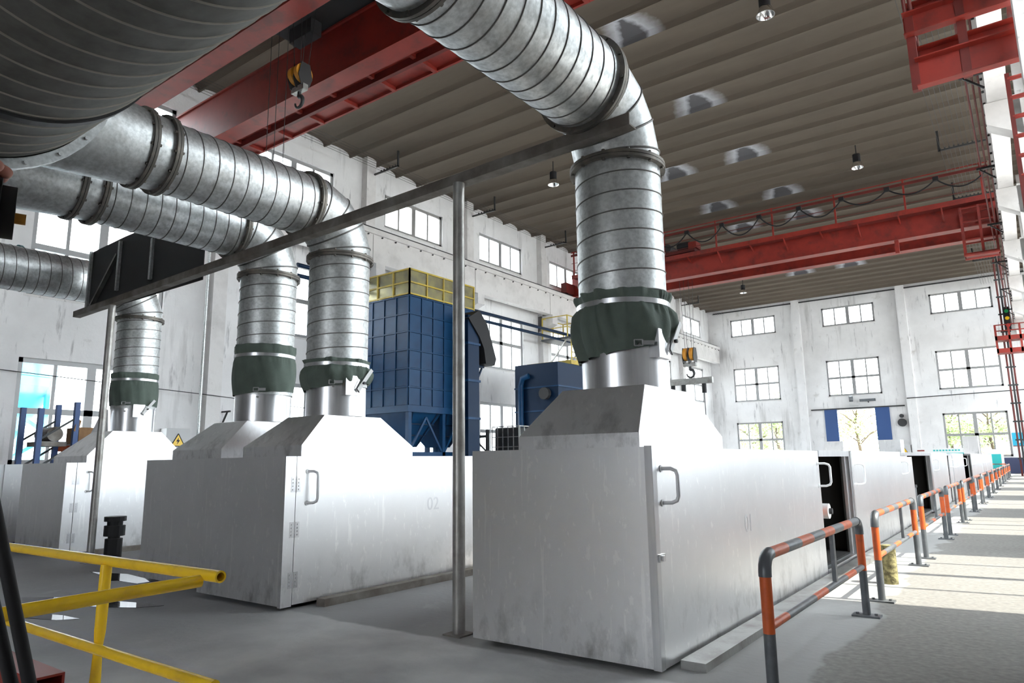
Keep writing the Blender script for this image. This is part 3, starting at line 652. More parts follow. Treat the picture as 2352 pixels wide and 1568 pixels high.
# --- header
H = root('header_duct', (-1.9, .955, 2.7), 'huge dark header duct overhead across the top corner', 'duct')
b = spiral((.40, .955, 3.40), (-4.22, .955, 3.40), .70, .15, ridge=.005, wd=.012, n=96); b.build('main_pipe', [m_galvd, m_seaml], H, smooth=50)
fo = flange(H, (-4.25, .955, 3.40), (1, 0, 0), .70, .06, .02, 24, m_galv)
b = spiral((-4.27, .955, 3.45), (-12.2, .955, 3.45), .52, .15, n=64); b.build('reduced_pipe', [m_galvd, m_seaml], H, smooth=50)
b = MB(); b.loft([[(-4.25, .955+rr*math.cos(2*PI*i/64), zz+rr*math.sin(2*PI*i/64)) for i in range(64)] for rr, zz in ((.70, 3.40), (.50, 3.45))]); b.build('step_plate', m_galvd, H)
b = MB()
for x in (-3.6, -.6):
    b.pipe((x-.03, .955, 3.40), (x+.03, .955, 3.40), .715, .70, 64); b.bar((x, .4, 3.6), (x, .4, 12.8), .02, .02); b.bar((x, 1.5, 3.6), (x, 1.5, 12.8), .02, .02)
b.build('hangers', m_dark, H)
# --- support frame
def pole(x, y, z1, label, mt):
    r = root('support_pole', (x, y, 0), label, 'pole', 'duct support poles')
    b = MB(); b.cyl((x, y, .01), (x, y, z1), .042, n=24); b.build('shaft', mt, r, smooth=40)
    b = MB(); b.box(x-.075, x+.075, y-.075, y+.075, 0, .01); b.build('base_plate', m_rusty, r)
m_pole = mat('grey_painted_pole', (.44, .43, .41), .42, .6, (.29, .27, .245), 7, .42, .68, .05, 20)
pole(-3.13, 3.61, 3.10, 'tall grey steel pole standing beside the scratched housing', m_pole)
pole(-9.03, 3.82, 3.10, 'tall grey steel pole standing by the yellow railing', m_pole)
b = MB(); b.prism([(-10.15, 3.81, 3.10), (-10.15, 3.90, 3.10), (-10.15, 3.90, 3.11), (-10.15, 3.82, 3.11), (-10.15, 3.82, 3.178), (-10.15, 3.81, 3.178)], (8.42, -.25, 0))
b.build('support_beam', m_rusty, label='long rusty angle iron beam carried by the two poles under the ducts', cat='beam', base=(-6, 3.62, 3.13))
g = root('wind_guard', (-8.5, 3.88, 3.1), 'dark sheet metal guard with pale bars on the support beam', 'guard')
b = MB(); b.prism([(-9.90, 3.88, 3.105), (-7.05, 3.88, 3.105), (-7.05, 3.88, 4.0), (-9.0, 3.88, 4.0), (-9.90, 3.88, 3.97)], (0, .008, 0)); b.build('sheet', m_steel and m_dark, g)
for x, za in ((-9.88, 4.02), (-9.05, 4.0), (-8.2, 3.86)):
    q = MB(); q.box(x-.022, x+.022, 3.845, 3.878, 3.30 if x > -9.5 else 3.18, za-.05); q.build('bar', m_galv, g)
q = MB(); q.bar((-9.72, 3.86, 3.20), (-9.08, 3.86, 3.78), .03, .06, (0, 1, 0)); q.build('brace', m_steel, g)
# teal duct behind
T = root('teal_duct', (-11.6, 3.5, 3.7), 'teal painted duct behind the dark guard', 'duct')
b = MB(); b.cyl((-11.6, 1.0, 4.03), (-11.6, 3.85, 4.03), .27, n=36); b.build('pipe', m_teal, T, smooth=40)
b = MB(); b.loft([[(-11.6+rr*math.cos(2*PI*i/36), y, 4.03-dz+rr*math.sin(2*PI*i/36)) for i in range(36)] for y, rr, dz in ((3.85, .27, 0), (4.0, .26, .02), (4.12, .22, .06), (4.2, .14, .10), (4.23, .01, .13))]); b.build('domed_end', m_teal, T, smooth=60)
flange(T, (-11.6, 3.55, 4.03), (0, 1, 0), .27, .03, .02, 12, m_teal)
# ------------------------------------------------------------------ striped railings along the walkway
def railing(L=2.2, h=.655):
    r = root('guard_railing', (0, 0, 0), 'orange and grey striped pipe railing', 'railing', 'striped railings along the walkway')
    mats = [m_orange, m_gpaint]; R = .027
    for y, sg in ((0, 1), (L, -1)):
        b = MB(); b.tube([(0, y, .012), (0, y, .31), (0, y, .33), (0, y, h-.085)], R, 16, mats=[1, 0, 0]); b.build('post', mats, r, smooth=40)
        b = MB(); b.tube([(0, y, h-.095)]+[(0, y+sg*.075*(1-math.cos(a)), h-.075+.075*math.sin(a)) for a in (0, PI/8, PI/4, 3*PI/8, PI/2)]+[(0, y+sg*.085, h)], R*1.12, 16); b.build('elbow', m_gpaint, r, smooth=60)
        b = MB(); b.box(-.09, .09, y-.055, y+.055, 0, .012); b.cyl((-.06, y, .012), (-.06, y, .024), .011, n=6); b.cyl((.06, y, .012), (.06, y, .024), .011, n=6); b.build('base_plate', m_gpaint, r)
    b = MB(); k = 8; ys = [.08+(L-.16)*i/k for i in range(k+1)]; b.tube([(0, y, h) for y in ys], R, 16, mats=[i % 2 for i in range(k)]); b.build('top_rail', mats, r, smooth=40)
    b = MB(); b.tube([(0, .02+(L-.04)*i/k, .335) for i in range(k+1)], R*.72, 12, mats=[0, 1, 1, 0, 1, 1, 0, 1]); b.build('lower_rail', mats, r, smooth=40)
    b = MB(); b.box(-.012, .012, L*.62-.022, L*.62+.022, .335, h); b.build('middle_bar', mats[::-1], r)
    return r
rp = railing(); used = False; order = ['first', 'second', 'third', 'fourth', 'fifth', 'sixth', 'seventh', 'eighth', 'ninth', 'tenth', 'eleventh', 'twelfth', 'thirteenth', 'fourteenth', 'fifteenth']
for k in range(15):
    o = rp if k == 0 else copy_tree(rp)
    o.location = (-1.065, 3.40+2.82*k, 0); o['label'] = 'orange and grey striped pipe railing, %s along the walkway from the camera' % order[k]
o = copy_tree(rp); o.location = (-1.15, 46.1, 0); o.rotation_euler = (0, 0, PI/2); o['label'] = 'striped pipe railing standing crosswise at the end of the walkway'
for x in (-.35, -.05):
    b = MB(); b.tube([(x, 49, 0), (x, 49, .3), (x, 49, .75)], .03, 12, mats=[1, 0]); b.build('marker_post', [m_orange, m_gpaint], label='short striped post by the dark blue wainscot, '+('nearer the boards' if x < -.2 else 'nearer the columns'), cat='post', group='striped marker posts', base=(x, 49, 0))
b = MB(); b.cyl((-1.13, 7.12, 0), (-1.13, 7.12, .33), .058, n=24); b.build('bollard', m_conc, label='mossy yellow concrete stump behind the second striped railing', cat='bollard', smooth=40, base=(-1.13, 7.12, 0))
# ------------------------------------------------------------------ yellow railing near the camera
r = root('yellow_railing', (-2.9, 1.27, 0), 'yellow pipe railing in the near corner', 'railing')
b = MB(); b.pipe((-4.9, 1.285, .735), (-2.11, 1.285, .755), .019, .013, 24); b.build('top_rail', m_yellow, r, smooth=40)
b = MB(); b.tube([(-2.20, 1.27, .737), (-2.215, 1.0, .731), (-2.225, .80, .725), (-2.23, .6, .72)], .0195, 20); b.build('return_rail', m_yellow, r, smooth=40)
b = MB(); b.tube([(-2.885, 1.275, .0), (-2.885, 1.275, .30), (-2.882, 1.275, .44), (-2.878, 1.275, .50), (-2.875, 1.275, .60), (-2.87, 1.275, .74)], [.020, .020, .015, .0195, .0205, .020], 20); b.build('post', m_yellow, r, smooth=60)
b = MB(); b.tube([(-4.9, 1.238, .445), (-2.87, 1.248, .446), (-2.06, 1.255, .446)], .0185, 20); b.build('lower_rail', m_yellow, r, smooth=40)
b = MB(); b.tube([(-4.85, 1.27, 0), (-4.85, 1.27, .74)], .02, 16); b.build('post', m_yellow, r, smooth=60)
b = MB(); b.tube([(-2.23, .62, 0), (-2.23, .62, .72)], .02, 16); b.build('post', m_yellow, r, smooth=60)
# things at the edge of the frame: another photographer's gear
r = root('red_tube', (-2.9, 1.05, .36), 'red square steel tube end in the near corner', 'steel tube')
b = MB(); x0, x1, y0, y1, z0, z1 = -3.6, -2.76, 1.02, 1.12, .33, .41; t = .008
b.box(x0, x1, y0, y1, z1-t, z1); b.box(x0, x1, y0, y1, z0, z0+t); b.box(x0, x1, y0, y0+t, z0+t, z1-t); b.box(x0, x1, y1-t, y1, z0+t, z1-t); b.build('tube', m_red, r)
b = MB(); b.box(-3.5, -3.42, 1.03, 1.11, 0, .33); b.build('leg', m_red2, r); b = MB(); b.box(-3.0, -2.92, 1.03, 1.11, 0, .33); b.build('leg', m_red2, r)
r = root('camera_tripod', (-1.62, .5, 0), 'black tripod at the picture edge', 'tripod')
for a, e in (((-1.600, .42, 1.32), (-1.530, .752, .0)), ((-1.633, .388, 1.32), (-1.578, .752, .0)), ((-1.65, .38, 1.32), (-2.05, .20, .0))):
    b = MB(); b.tube([a, Vector(a).lerp(Vector(e), .7), Vector(a).lerp(Vector(e), .72), e], [.012, .012, .009, .009], 12); b.build('leg', m_black, r, smooth=40)
b = MB(); b.cyl((-1.627, .395, 1.28), (-1.627, .395, 1.38), .032, n=16); b.build('head', m_black, r)
LS = V(-.022, -.016, 0)
r = root('video_camera', (-1.12, .27, 1.40), 'black camera with orange tipped lens at the picture edge', 'camera')
FH = V(-.956, .293, 0); RH = V(.293, .956, 0); P0 = V(-1.022, .305, 1.425)
b = MB(); a = P0-RH*.20; b.hexa([a-RH*.16+FH*p+V(0, 0, q) if k == 0 else a+FH*p+V(0, 0, q) for q in (-.075, .06) for p, k in ((-.05, 0), (-.05, 1), (.05, 1), (.05, 0))]); b.build('body', m_black, r, bevel=.012)
b = MB(); b.cyl(P0-RH*.21, P0-RH*.016, .038, n=32); b.cyl(P0-RH*.05, P0-RH*.016, .043, n=32); b.cyl(P0-RH*.016, P0, .034, n=32); b.build('lens', m_black, r, smooth=40)
b = MB(); b.cyl(P0-V(0, 0, .006), P0+RH*.012-V(0, 0, .006), .007, n=16); b.build('lens_tip', m_hook, r, smooth=40)
# hand resting on it
def hand():
    bmx = bmesh.new(); vs = {}
    def pt(n, p, rad): vs[n] = (bmx.verts.new(p), rad)
    B0 = P0-RH*.075+V(0, 0, .050)-FH*.01
    G = lambda a, c, z: B0+RH*a+FH*c+V(0, 0, z)
    pt('w0', G(-.16, .0, -.01), .030); pt('w', G(-.075, 0, .006), .028); pt('p', G(-.04, 0, .008), .030); pt('k', G(-.008, .003, .004), .026)
    ed = [('w0', 'w'), ('w', 'p'), ('p', 'k')]
    for i, (dy, l) in enumerate(((-.030, .052), (-.010, .062), (.011, .058), (.031, .045))):
        pt('f%da' % i, G(.006, dy, .002), .0095); pt('f%db' % i, G(.006+l*.5, dy*.95, .004), .0092); pt('f%dc' % i, G(.006+l*.85, dy*.9, -.002), .0088); pt('f%dd' % i, G(.006+l, dy*.9, -.008), .0075)
        ed += [('k', 'f%da' % i), ('f%da' % i, 'f%db' % i), ('f%db' % i, 'f%dc' % i), ('f%dc' % i, 'f%dd' % i)]
    pt('t0', G(-.03, -.040, -.012), .012); pt('t1', G(.0, -.052, -.028), .0105); pt('t2', G(.026, -.050, -.044), .0085)
    ed += [('p', 't0'), ('t0', 't1'), ('t1', 't2')]
    for a, e in ed: bmx.edges.new((vs[a][0], vs[e][0]))
    bmx.verts.index_update(); names = list(vs)
    me = bpy.data.meshes.new('hand'); bmx.to_mesh(me); bmx.free(); o = bpy.data.objects.new('person', me); COL.objects.link(o); me.materials.append(m_skin)
    sk = o.modifiers.new('skin', 'SKIN'); sk.use_smooth_shade = True
    for i, n in enumerate(names): me.skin_vertices[0].data[i].radius = (vs[n][1], vs[n][1])
    me.skin_vertices[0].data[0].use_root = True
    ss = o.modifiers.new('sub', 'SUBSURF'); ss.levels = 2; ss.render_levels = 2
    o['label'] = 'pink fingertips of a hand on the black camera at the picture edge'; o['category'] = 'person'
hand()
# ------------------------------------------------------------------ puddles
def puddle(pts, label):
    b = MB(); n = len(pts); k = b.add([(x, y, .003) for x, y in pts]+[(x, y, .0005) for x, y in pts]); b.face(*[k+i for i in range(n)])
    for i in range(n): b.face(k+i, k+(i+1) % n, k+n+(i+1) % n, k+n+i)
    b.build('puddle', m_water, label=label, cat='puddle', group='puddles on the floor', base=(pts[0][0], pts[0][1], 0))
puddle([(-8.3, 3.52), (-8.0, 3.58), (-7.75, 3.66), (-7.3, 3.62), (-6.9, 3.50), (-7.0, 3.42), (-7.4, 3.40), (-7.5, 3.30), (-7.75, 3.38), (-7.9, 3.47)], 'bright puddle beside the dull grey housing')
puddle([(-6.9, 2.70), (-6.4, 2.86), (-6.0, 2.98), (-5.75, 3.02), (-5.85, 2.86), (-6.1, 2.72), (-6.4, 2.60), (-6.6, 2.42), (-7.0, 2.40), (-7.2, 2.52)], 'long bright puddle behind the yellow railing')
puddle([(-6.35, 2.30), (-6.05, 2.40), (-5.8, 2.42), (-5.9, 2.30), (-6.2, 2.20)], 'small puddle near the yellow post')
# rubber post
r = root('rubber_post', (-8.95, 3.98, 0), 'stubby black stacked rubber post behind the slim pole', 'post')
for z0, z1, rr in ((0, .27, .095), (.27, .30, .065), (.30, .42, .115), (.42, .47, .085), (.47, .525, .12)):
    b = MB(); b.cyl((-8.92, 4.02, z0), (-8.92, 4.02, z1), rr, n=12); b.build('segment', m_black, r)
# ------------------------------------------------------------------ overhead cranes
def lattice_bolts(): pass
XA, XB = -19.15, .16
c1 = root('overhead_crane', (-9.5, 8.6, 9.98), 'red overhead crane near the camera with two girders', 'crane', 'red overhead cranes')
for y0, y1 in ((7.15, 7.62), (9.35, 9.85)):
    b = MB(); b.box(XA, XB, y0+.06, y1-.06, 9.94, 11.15); b.box(XA, XB, y0, y1, 9.90, 9.94); b.box(XA, XB, y0, y1, 11.15, 11.20); b.build('girder', m_red, c1)
b = MB(); b.box(XA, XB, 10.0, 11.1, 10.30, 10.33); b.build('walkway', m_red, c1)
b = MB(); b.box(XA, XB, 10.36, 10.46, 10.10, 10.30); b.build('stringer', m_red2, c1)
b = MB(); b.box(XA, XB, 11.06, 11.12, 10.22, 10.42); b.build('walkway_edge', m_red, c1)
for k in range(14):
    x = -18.6+k*1.38; b = MB(); b.box(x-.05, x+.05, 9.86, 11.1, 10.20, 10.30); b.build('bracket', m_red, c1)
for k in range(8):
    x = -18.6+k*2.6; b = MB(); b.cyl((x, 11.08, 10.33), (x, 11.08, 11.4), .025, n=8); b.build('rail_post', m_red2, c1)
b = MB(); b.cyl((XA, 11.08, 11.4), (XB, 11.08, 11.4), .025, n=8); b.build('handrail', m_red2, c1)
for x in (-19.19, .18):
    b = MB(); b.box(x-.17, x+.17, 6.7, 10.9, 10.0, 10.6); b.build('end_carriage', m_red2, c1)
    for y in (7.0, 10.5): 
        q = MB(); q.cyl((x-.09, y, 10.15), (x+.09, y, 10.15), .18, n=20); q.build('wheel', m_dark, c1)
t = root('crane_trolley', (-11.9, 8.5, 11.2), 'dark hoist trolley riding on the near red crane', 'trolley')
b = MB(); b.box(-13.4, -10.6, 7.3, 9.7, 11.26, 11.45); b.build('frame', m_dark, t)
b = MB(); b.cyl((-12.4, 7.7, 11.75), (-12.4, 9.3, 11.75), .28, n=20); b.build('rope_drum', m_dark, t)
b = MB(); b.box(-11.6, -10.9, 7.9, 8.7, 11.45, 12.0); b.build('motor', m_dark, t)
b = MB(); b.box(-13.0, -12.2, 8.9, 9.2, 10.9, 11.26); b.build('guard', m_dark, t)
def hook(x, y, zt, zp, label, sc=1, spread=.14):
    r = root('hook_block', (x, y, zp), label, 'crane hook', 'crane hooks')
    for dx, dy in ((-.10, -.06), (.10, -.06), (-.10, .10), (.10, .10)):
        b = MB(); b.tube([(x+dx*sc, y+dy*sc, zp), (x+dx*1.6*sc, y+dy*2.4*sc, zt)], .009, 6); b.build('rope', m_dark, r)
    for dx in (-.10, .10):
        b = MB(); b.cyl((x+(dx-.05)*sc, y, zp), (x+(dx+.05)*sc, y, zp), .20*sc, n=24); b.cyl((x+(dx-.06)*sc, y, zp), (x+(dx+.06)*sc, y, zp), .05*sc, n=12); b.build('sheave', m_hook, r, smooth=40)
    for dx in (-.18, 0, .18):
        b = MB(); b.prism([(x+dx*sc-.008, y-.10*sc, zp+.20*sc), (x+dx*sc-.008, y+.10*sc, zp+.20*sc), (x+dx*sc-.008, y+.17*sc, zp-.1*sc), (x+dx*sc-.008, y+.10*sc, zp-.30*sc), (x+dx*sc-.008, y-.10*sc, zp-.30*sc), (x+dx*sc-.008, y-.17*sc, zp-.1*sc)], (.016, 0, 0)); b.build('cheek_plate', m_dark, r)
    b = MB(); b.box(x-.20*sc, x+.20*sc, y-.06*sc, y+.06*sc, zp-.38*sc, zp-.26*sc); b.build('crosshead', m_steel, r)
    b = MB(); pts = [(x, y, zp-.36*sc), (x, y, zp-.48*sc)]+[(x+.12*sc*math.sin(a), y, zp-.60*sc+.12*sc*math.cos(a)) for a in [PI*i/10 for i in range(0, 16)]]
    b.tube(pts, [.035*sc, .045*sc]+[.05*sc*(1-.04*i) for i in range(16)], 12); b.build('hook', m_dark, r, smooth=50)
    return r
hook(-11.82, 8.4, 11.3, 9.42, 'orange two sheave hook block hanging from the near red crane', 1.05)
# thin hoist cables beside it
for x, y, z0, nm in ((-13.25, 8.6, 4.0, 'farthest from the hook'), (-12.95, 8.6, 4.0, 'middle of three'), (-12.6, 8.6, 4.4, 'closest to the hook')):
    b = MB(); b.cyl((x, y, z0), (x, y, 11.3), .008, n=6); b.build('hanging_cable', m_dark, label='thin dark cable hanging from the near crane trolley, '+nm, cat='cable', group='thin cables under the near crane', base=(x, y, z0))
# maintenance cage at the end of the near crane
g = root('crane_cage', (-.2, 12.0, 6.8), 'red steel cage frame hanging beside the columns above the walkway', 'crane cage')
def chan(b, a, e, h, w):
    a, e = Vector(a), Vector(e); b.bar(a, e, .02, h); d = (e-a).normalized(); n = d.cross(Vector((0, 0, 1))).normalized()
    for s_ in (-1, 1): b.bar(a+Vector((0, 0, s_*h/2))-n*(-w/2), e+Vector((0, 0, s_*h/2))-n*(-w/2), w, .02)
for y, za, ha, zb_, hb in ((12.0, 7.05, .46, 7.92, .36), (12.6, 7.66, .22, 8.45, .3)):
    b = MB(); chan(b, (-.80, y, za), (.62, y, za), ha, .16); b.build('lower_beam', m_red, g)
    b = MB(); chan(b, (-.90, y, zb_), (.62, y, zb_), hb, .16); b.build('upper_beam', m_red, g)
    for x in (-.82, -.14): b = MB(); b.box(x-.06, x+.06, y-.03, y+.08, za-ha/2, zb_+hb/2); b.build('post', m_red2, g)
for x in (-.82, .5):
    b = MB(); b.box(x-.05, x+.05, 12.0, 12.6, 7.86, 7.98); b.build('cross_beam', m_red2, g)
    b = MB(); b.bar((x, 12.05, 6.9), (x, 12.6, 7.6), .08, .08); b.build('knee_brace', m_red2, g)
for x in (-.86, -.78): b = MB(); b.cyl((x, 12.05, 8.1), (x, 11.0, 10.3), .03, n=8); b.build('hanger', m_red2, g)
l = root('crane_ladder', (.36, 12.7, 4.4), 'red steel ladder below the crane cage at the picture edge', 'ladder')
for x in (.34, .78): b = MB(); b.box(x-.03, x+.03, 12.67, 12.73, 4.2, 7.0); b.build('stringer', m_red2, l)
for k in range(9): b = MB(); b.cyl((.34, 12.7, 4.35+k*.32), (.78, 12.7, 4.35+k*.32), .035, n=12); b.build('rung', m_red, l)
# far crane
c2 = root('overhead_crane', (-9.5, 32.6, 9.98), 'red overhead crane far down the hall with looped cable and handrail', 'crane', 'red overhead cranes')
for y0, y1 in ((31.45, 31.95), (33.35, 33.85)):
    b = MB(); b.box(XA, XB, y0+.06, y1-.06, 9.94, 11.05); b.box(XA, XB, y0, y1, 9.90, 9.94); b.box(XA, XB, y0, y1, 11.05, 11.10); b.build('girder', m_red, c2)
b = MB(); b.box(XA+.4, XB-.2, 30.85, 31.45, 10.76, 10.80); b.build('walkway', m_red2, c2)
b = MB(); b.box(XA+.4, XB-.2, 30.83, 30.87, 10.70, 10.90); b.build('walkway_edge', m_red, c2)
for k in range(13):
    x = -18.3+k*1.5; b = MB(); b.bar((x, 30.9, 10.74), (x, 31.5, 10.30 if k % 2 else 10.55), .05, .06); b.build('bracket', m_red, c2)
for k in range(8):
    x = -18.6+k*2.6; b = MB(); b.box(x-.035, x+.035, 30.82, 30.88, 10.7, 12.2); b.build('rail_post', m_red, c2)
b = MB(); b.cyl((XA+.4, 30.85, 12.16), (XB-.3, 30.85, 12.16), .03, n=8); b.build('handrail', m_red, c2)
b = MB(); b.box(XA+.4, XB-.3, 30.80, 30.86, 11.92, 12.03); b.build('cable_track', m_red2, c2)
for zz in (11.15, 11.55): b = MB(); b.cyl((XA+.4, 30.85, zz), (XB-.3, 30.85, zz), .014, n=6); b.build('guard_wire', m_red2, c2)
xs = [-13.9+k*1.72 for k in range(9)]
for k in range(8):
    a, e = xs[k], xs[k+1]; b = MB(); sag = (.55, .62, .66, .60, .58, .42, .40, .5)[k]
    b.tube([(a+(e-a)*i/12, 30.77, 11.88-sag*4*(i/12)*(1-i/12)) for i in range(13)], .03, 8); b.build('festoon_cable', m_black, c2, smooth=60)
    b = MB(); b.box(a-.10, a+.10, 30.70, 30.84, 11.80, 11.96); b.build('cable_clamp', m_black, c2)
for x in (-19.19, .18):
    b = MB(); b.box(x-.17, x+.17, 30.7, 34.4, 10.0, 10.55); b.build('end_carriage', m_red2, c2)
    for y in (31.0, 34.0): q = MB(); q.cyl((x-.09, y, 10.15), (x+.09, y, 10.15), .18, n=20); q.build('wheel', m_dark, c2)
b = MB(); b.box(-3.6, -3.45, 31.5, 31.65, 9.35, 9.9); b.build('stop_bracket', m_red, c2)
t = root('crane_trolley', (-13, 32.6, 11.1), 'red and black hoist trolley riding on the far crane', 'trolley')
b = MB(); b.box(-14.2, -12.1, 31.4, 33.9, 11.12, 11.28); b.build('frame', m_red2, t)
b = MB(); b.cyl((-13.7, 31.7, 11.6), (-13.7, 33.5, 11.6), .26, n=20); b.build('rope_drum', m_dark, t)
b = MB(); b.cyl((-13.0, 31.6, 11.5), (-12.4, 31.6, 11.5), .2, n=16); b.build('motor', m_black, t)
b = MB(); b.box(-12.4, -12.0, 31.4, 32.0, 11.28, 11.6); b.build('gearbox', m_red, t)
g = root('crane_cage', (-.7, 30.85, 8.6), 'red pipe cage hanging at the walkway end of the far crane', 'crane cage')
for x in (-1.2, -.62, -.16):
    for y in (30.7, 31.3): b = MB(); b.box(x-.04, x+.04, y-.04, y+.04, 8.62, 10.5); b.build('post', m_red, g)
for z in (8.62, 9.2, 9.9, 10.45):
    for y in (30.7, 31.3): b = MB(); b.cyl((-1.24, y, z), (-.12, y, z), .07 if z < 8.7 else .035, n=10); b.build('rail', m_red, g)
b = MB(); b.box(-1.2, -.16, 30.7, 31.3, 8.60, 8.64); b.build('floor_plate', m_red2, g)
r = hook(-13.1, 32.5, 11.1, 6.25, 'orange hook block with spreader bar hanging from the far crane', 1.6)
b = MB(); b.box(-14.2, -12.0, 32.4, 32.6, 4.75, 5.05); sb = b.build('spreader_bar', m_steel, r)
for x in (-14.05, -13.5, -12.45):
    q = MB(); q.cyl((x, 32.5, 4.3), (x, 32.5, 4.75), .11, n=10); q.build('grab', m_black, sb); q = MB(); q.cyl((x, 32.5, 2.2), (x, 32.5, 4.3), .02, n=6); q.build('chain', m_dark, sb)
# third crane cage at the far end
g = root('crane_cage', (-.3, 46.0, 6.6), 'small red platform cage at the end wall above the walkway', 'crane cage')
for z, h in ((6.75, .12), (7.45, .12), (8.15, .05)):
    b = MB(); b.box(-.95, .6, 46.0, 46.9, z-h, z+h); b.build('deck' if z < 8 else 'rail', m_red, g) if z < 8 else None
for x in (-.9, -.3, .2): b = MB(); b.box(x-.05, x+.05, 46.0, 46.1, 6.6, 8.2); b.build('post', m_red, g)
for z in (7.85, 8.18): b = MB(); b.cyl((-.95, 46.05, z), (.6, 46.05, z), .03, n=8); b.build('rail', m_red, g)
r = root('cable_riser', (-.45, 47.2, 0), 'dark pipe riser with clamps up the far corner beside the cage', 'pipe riser')
for dx in (-.16, 0, .13): b = MB(); b.cyl((-.42+dx, 47.2, 0), (-.42+dx, 47.2, 12.6), .05, n=10); b.build('pipe', m_red2 if dx else m_dark, r)
for k in range(12): b = MB(); b.box(-.68, -.2, 47.1, 47.16, .9+k, .98+k); b.build('clamp', m_dark, r)
b = MB(); b.box(-.42, -.16, 46.9, 47.1, 8.0, 9.3); sg = b.build('signal_lamp', m_black, label='black three light signal on the far pipe riser', cat='signal lamp', base=(-.3, 47, 8.0)); ORG[sg.name] = Vector((-.3, 47, 8.0))
for z, mm in ((8.25, m_red_l), (8.65, m_yellow), (9.05, m_green_l)): b = MB(); b.cyl((-.29, 46.86, z), (-.29, 46.9, z), .10, n=16); b.build('lens', mm, sg)
# conductor bars and overhead wires
for k, x in enumerate((-.27, -.15, -.04)):
    b = MB(); b.cyl((x, YB+.2, 9.2), (x, YE-.4, 9.2), .022, n=8); b.build('conductor_bar', m_red2, label='thin red conductor bar along the runway beam, %s from the walkway columns' % ('third', 'second', 'first')[k], cat='conductor bar', group='red conductor bars', base=(x, 20, 9.2))
for k, c in enumerate(COLS):
    r = root('bar_bracket', (-.1, c-.5, 9.2), 'small dark bracket holding the red conductor bars, %s from the camera' % order[k], 'bracket', 'brackets of the conductor bars')
    b = MB(); b.box(-.38, .06, c-.54, c-.46, 9.13, 9.19); b.build('arm', m_dark, r); b = MB(); b.bar((-.3, c-.5, 9.13), (.05, c-.5, 8.8), .04, .04); b.build('brace', m_dark, r)
for side, x0, n, z in (('long wall', -19.25, 6, 12.42), ('walkway', -1.45, 9, 12.1)):
    for k in range(n):
        x = x0+k*(.16 if side == 'long wall' else .14); b = MB(); b.cyl((x, YB+.2, z), (x, YE-.3, z), .007, n=5)
        b.build('overhead_wire', m_dark, label='thin bare overhead wire under the ceiling beside the %s, %s from its wall' % (side, order[k if side == 'long wall' else n-1-k]), cat='wire', group='overhead wires beside the '+side, base=(x, 20, z))
    for ci, c in enumerate(COLS):
        yb = c+.15 if side == 'long wall' else c-1.2
        r = root('wire_bracket', (x0, yb, z), 'dark wire bracket with insulators under the ceiling beside the %s, %s from the camera' % (side, order[ci]), 'bracket', 'wire brackets beside the '+side)
        L = x0+n*.16; b = MB(); b.box(x0-.4 if side == 'long wall' else x0-.05, L, yb-.03, yb+.03, z-.09, z-.03); b.build('arm', m_dark, r)
        b = MB(); b.box(L-.06 if side == 'long wall' else x0-.08, L if side == 'long wall' else x0, yb-.03, yb+.03, z-.09, z+.7); b.build('hanger', m_dark, r)
        for k in range(n):
            x = x0+k*(.16 if side == 'long wall' else .14); q = MB(); q.cyl((x, yb, z-.05), (x, yb, z+.03), .03, n=6); q.build('insulator', m_dark, r)
# high bay lamps
for k, (x, y) in enumerate(((-4.13, 16.44), (-4.15, 28.0), (-14.2, 22.15), (-14.3, 45.4))):
    r = root('high_bay_lamp', (x, y, 12.2), 'unlit high bay lamp with bright reflector, '+('nearest the red cage', 'above the far crane cage side', 'above the blue dust collector side', 'farthest, near the end wall')[k], 'lamp', 'high bay lamps')
    b = MB(); b.cyl((x, y, 12.25), (x, y, 12.55), .14, n=20); b.build('housing', m_black, r, smooth=40)
    b = MB(); b.cyl((x, y, 12.55), (x, y, 13.02), .02, n=8); b.build('stem', m_black, r)
    q = MB(); q.loft([[(x+rr*math.cos(2*PI*i/28), y+rr*math.sin(2*PI*i/28), z) for i in range(28)] for rr, z in ((.12, 12.25), (.17, 12.20), (.215, 12.08), (.225, 12.02), (.21, 12.02), (.16, 12.18), (.10, 12.22))]); q.build('reflector', m_reflector, r, smooth=60)
# ------------------------------------------------------------------ blue dust collector by the long wall
t = root('dust_collector', (-17, 17.5, 0), 'tall blue panelled dust collector with yellow railed top', 'dust collector')
x0, x1, y0, y1, z0, z1 = -18.3, -16.0, 15.96, 19.3, 2.95, 6.60
b = MB(); b.box(x0, x1, y0, y1, z0, z1); b.build('core', m_blued, t)
ncx, ncy, nr = 4, 6, 6
pm = MB(); w_ = (y1-y0)/ncy; h_ = (z1-z0)/nr; pm.box(0, .03, .03, w_-.03, .03, h_-.03); pmy = pm.mesh('panel', m_blue)
pm = MB(); wx = (x1-x0)/ncx; pm.box(.03, wx-.03, -.03, 0, .03, h_-.03); pmx = pm.mesh('panel', m_blue)
for j in range(nr):
    for i in range(ncy): inst('panel', pmy, t, (x1, y0+i*w_, z0+j*h_))
    for i in range(ncx): inst('panel', pmx, t, (x0+i*wx, y0, z0+j*h_))
for i in range(ncy+1): b = MB(); b.box(x1+.03, x1+.06, y0+i*w_-.02, y0+i*w_+.02, z0, z1); b.build('rib', m_blue, t)
for i in range(ncx+1): b = MB(); b.box(x0+i*wx-.02, x0+i*wx+.02, y0-.06, y0-.03, z0, z1); b.build('rib', m_blue, t)
for j in range(nr+1): b = MB(); z = z0+j*h_; b.box(x0, x1+.055, y0-.055, y0-.03, z-.02, z+.02); b.box(x1+.03, x1+.055, y0-.03, y1, z-.02, z+.02); b.build('band', m_blue, t)
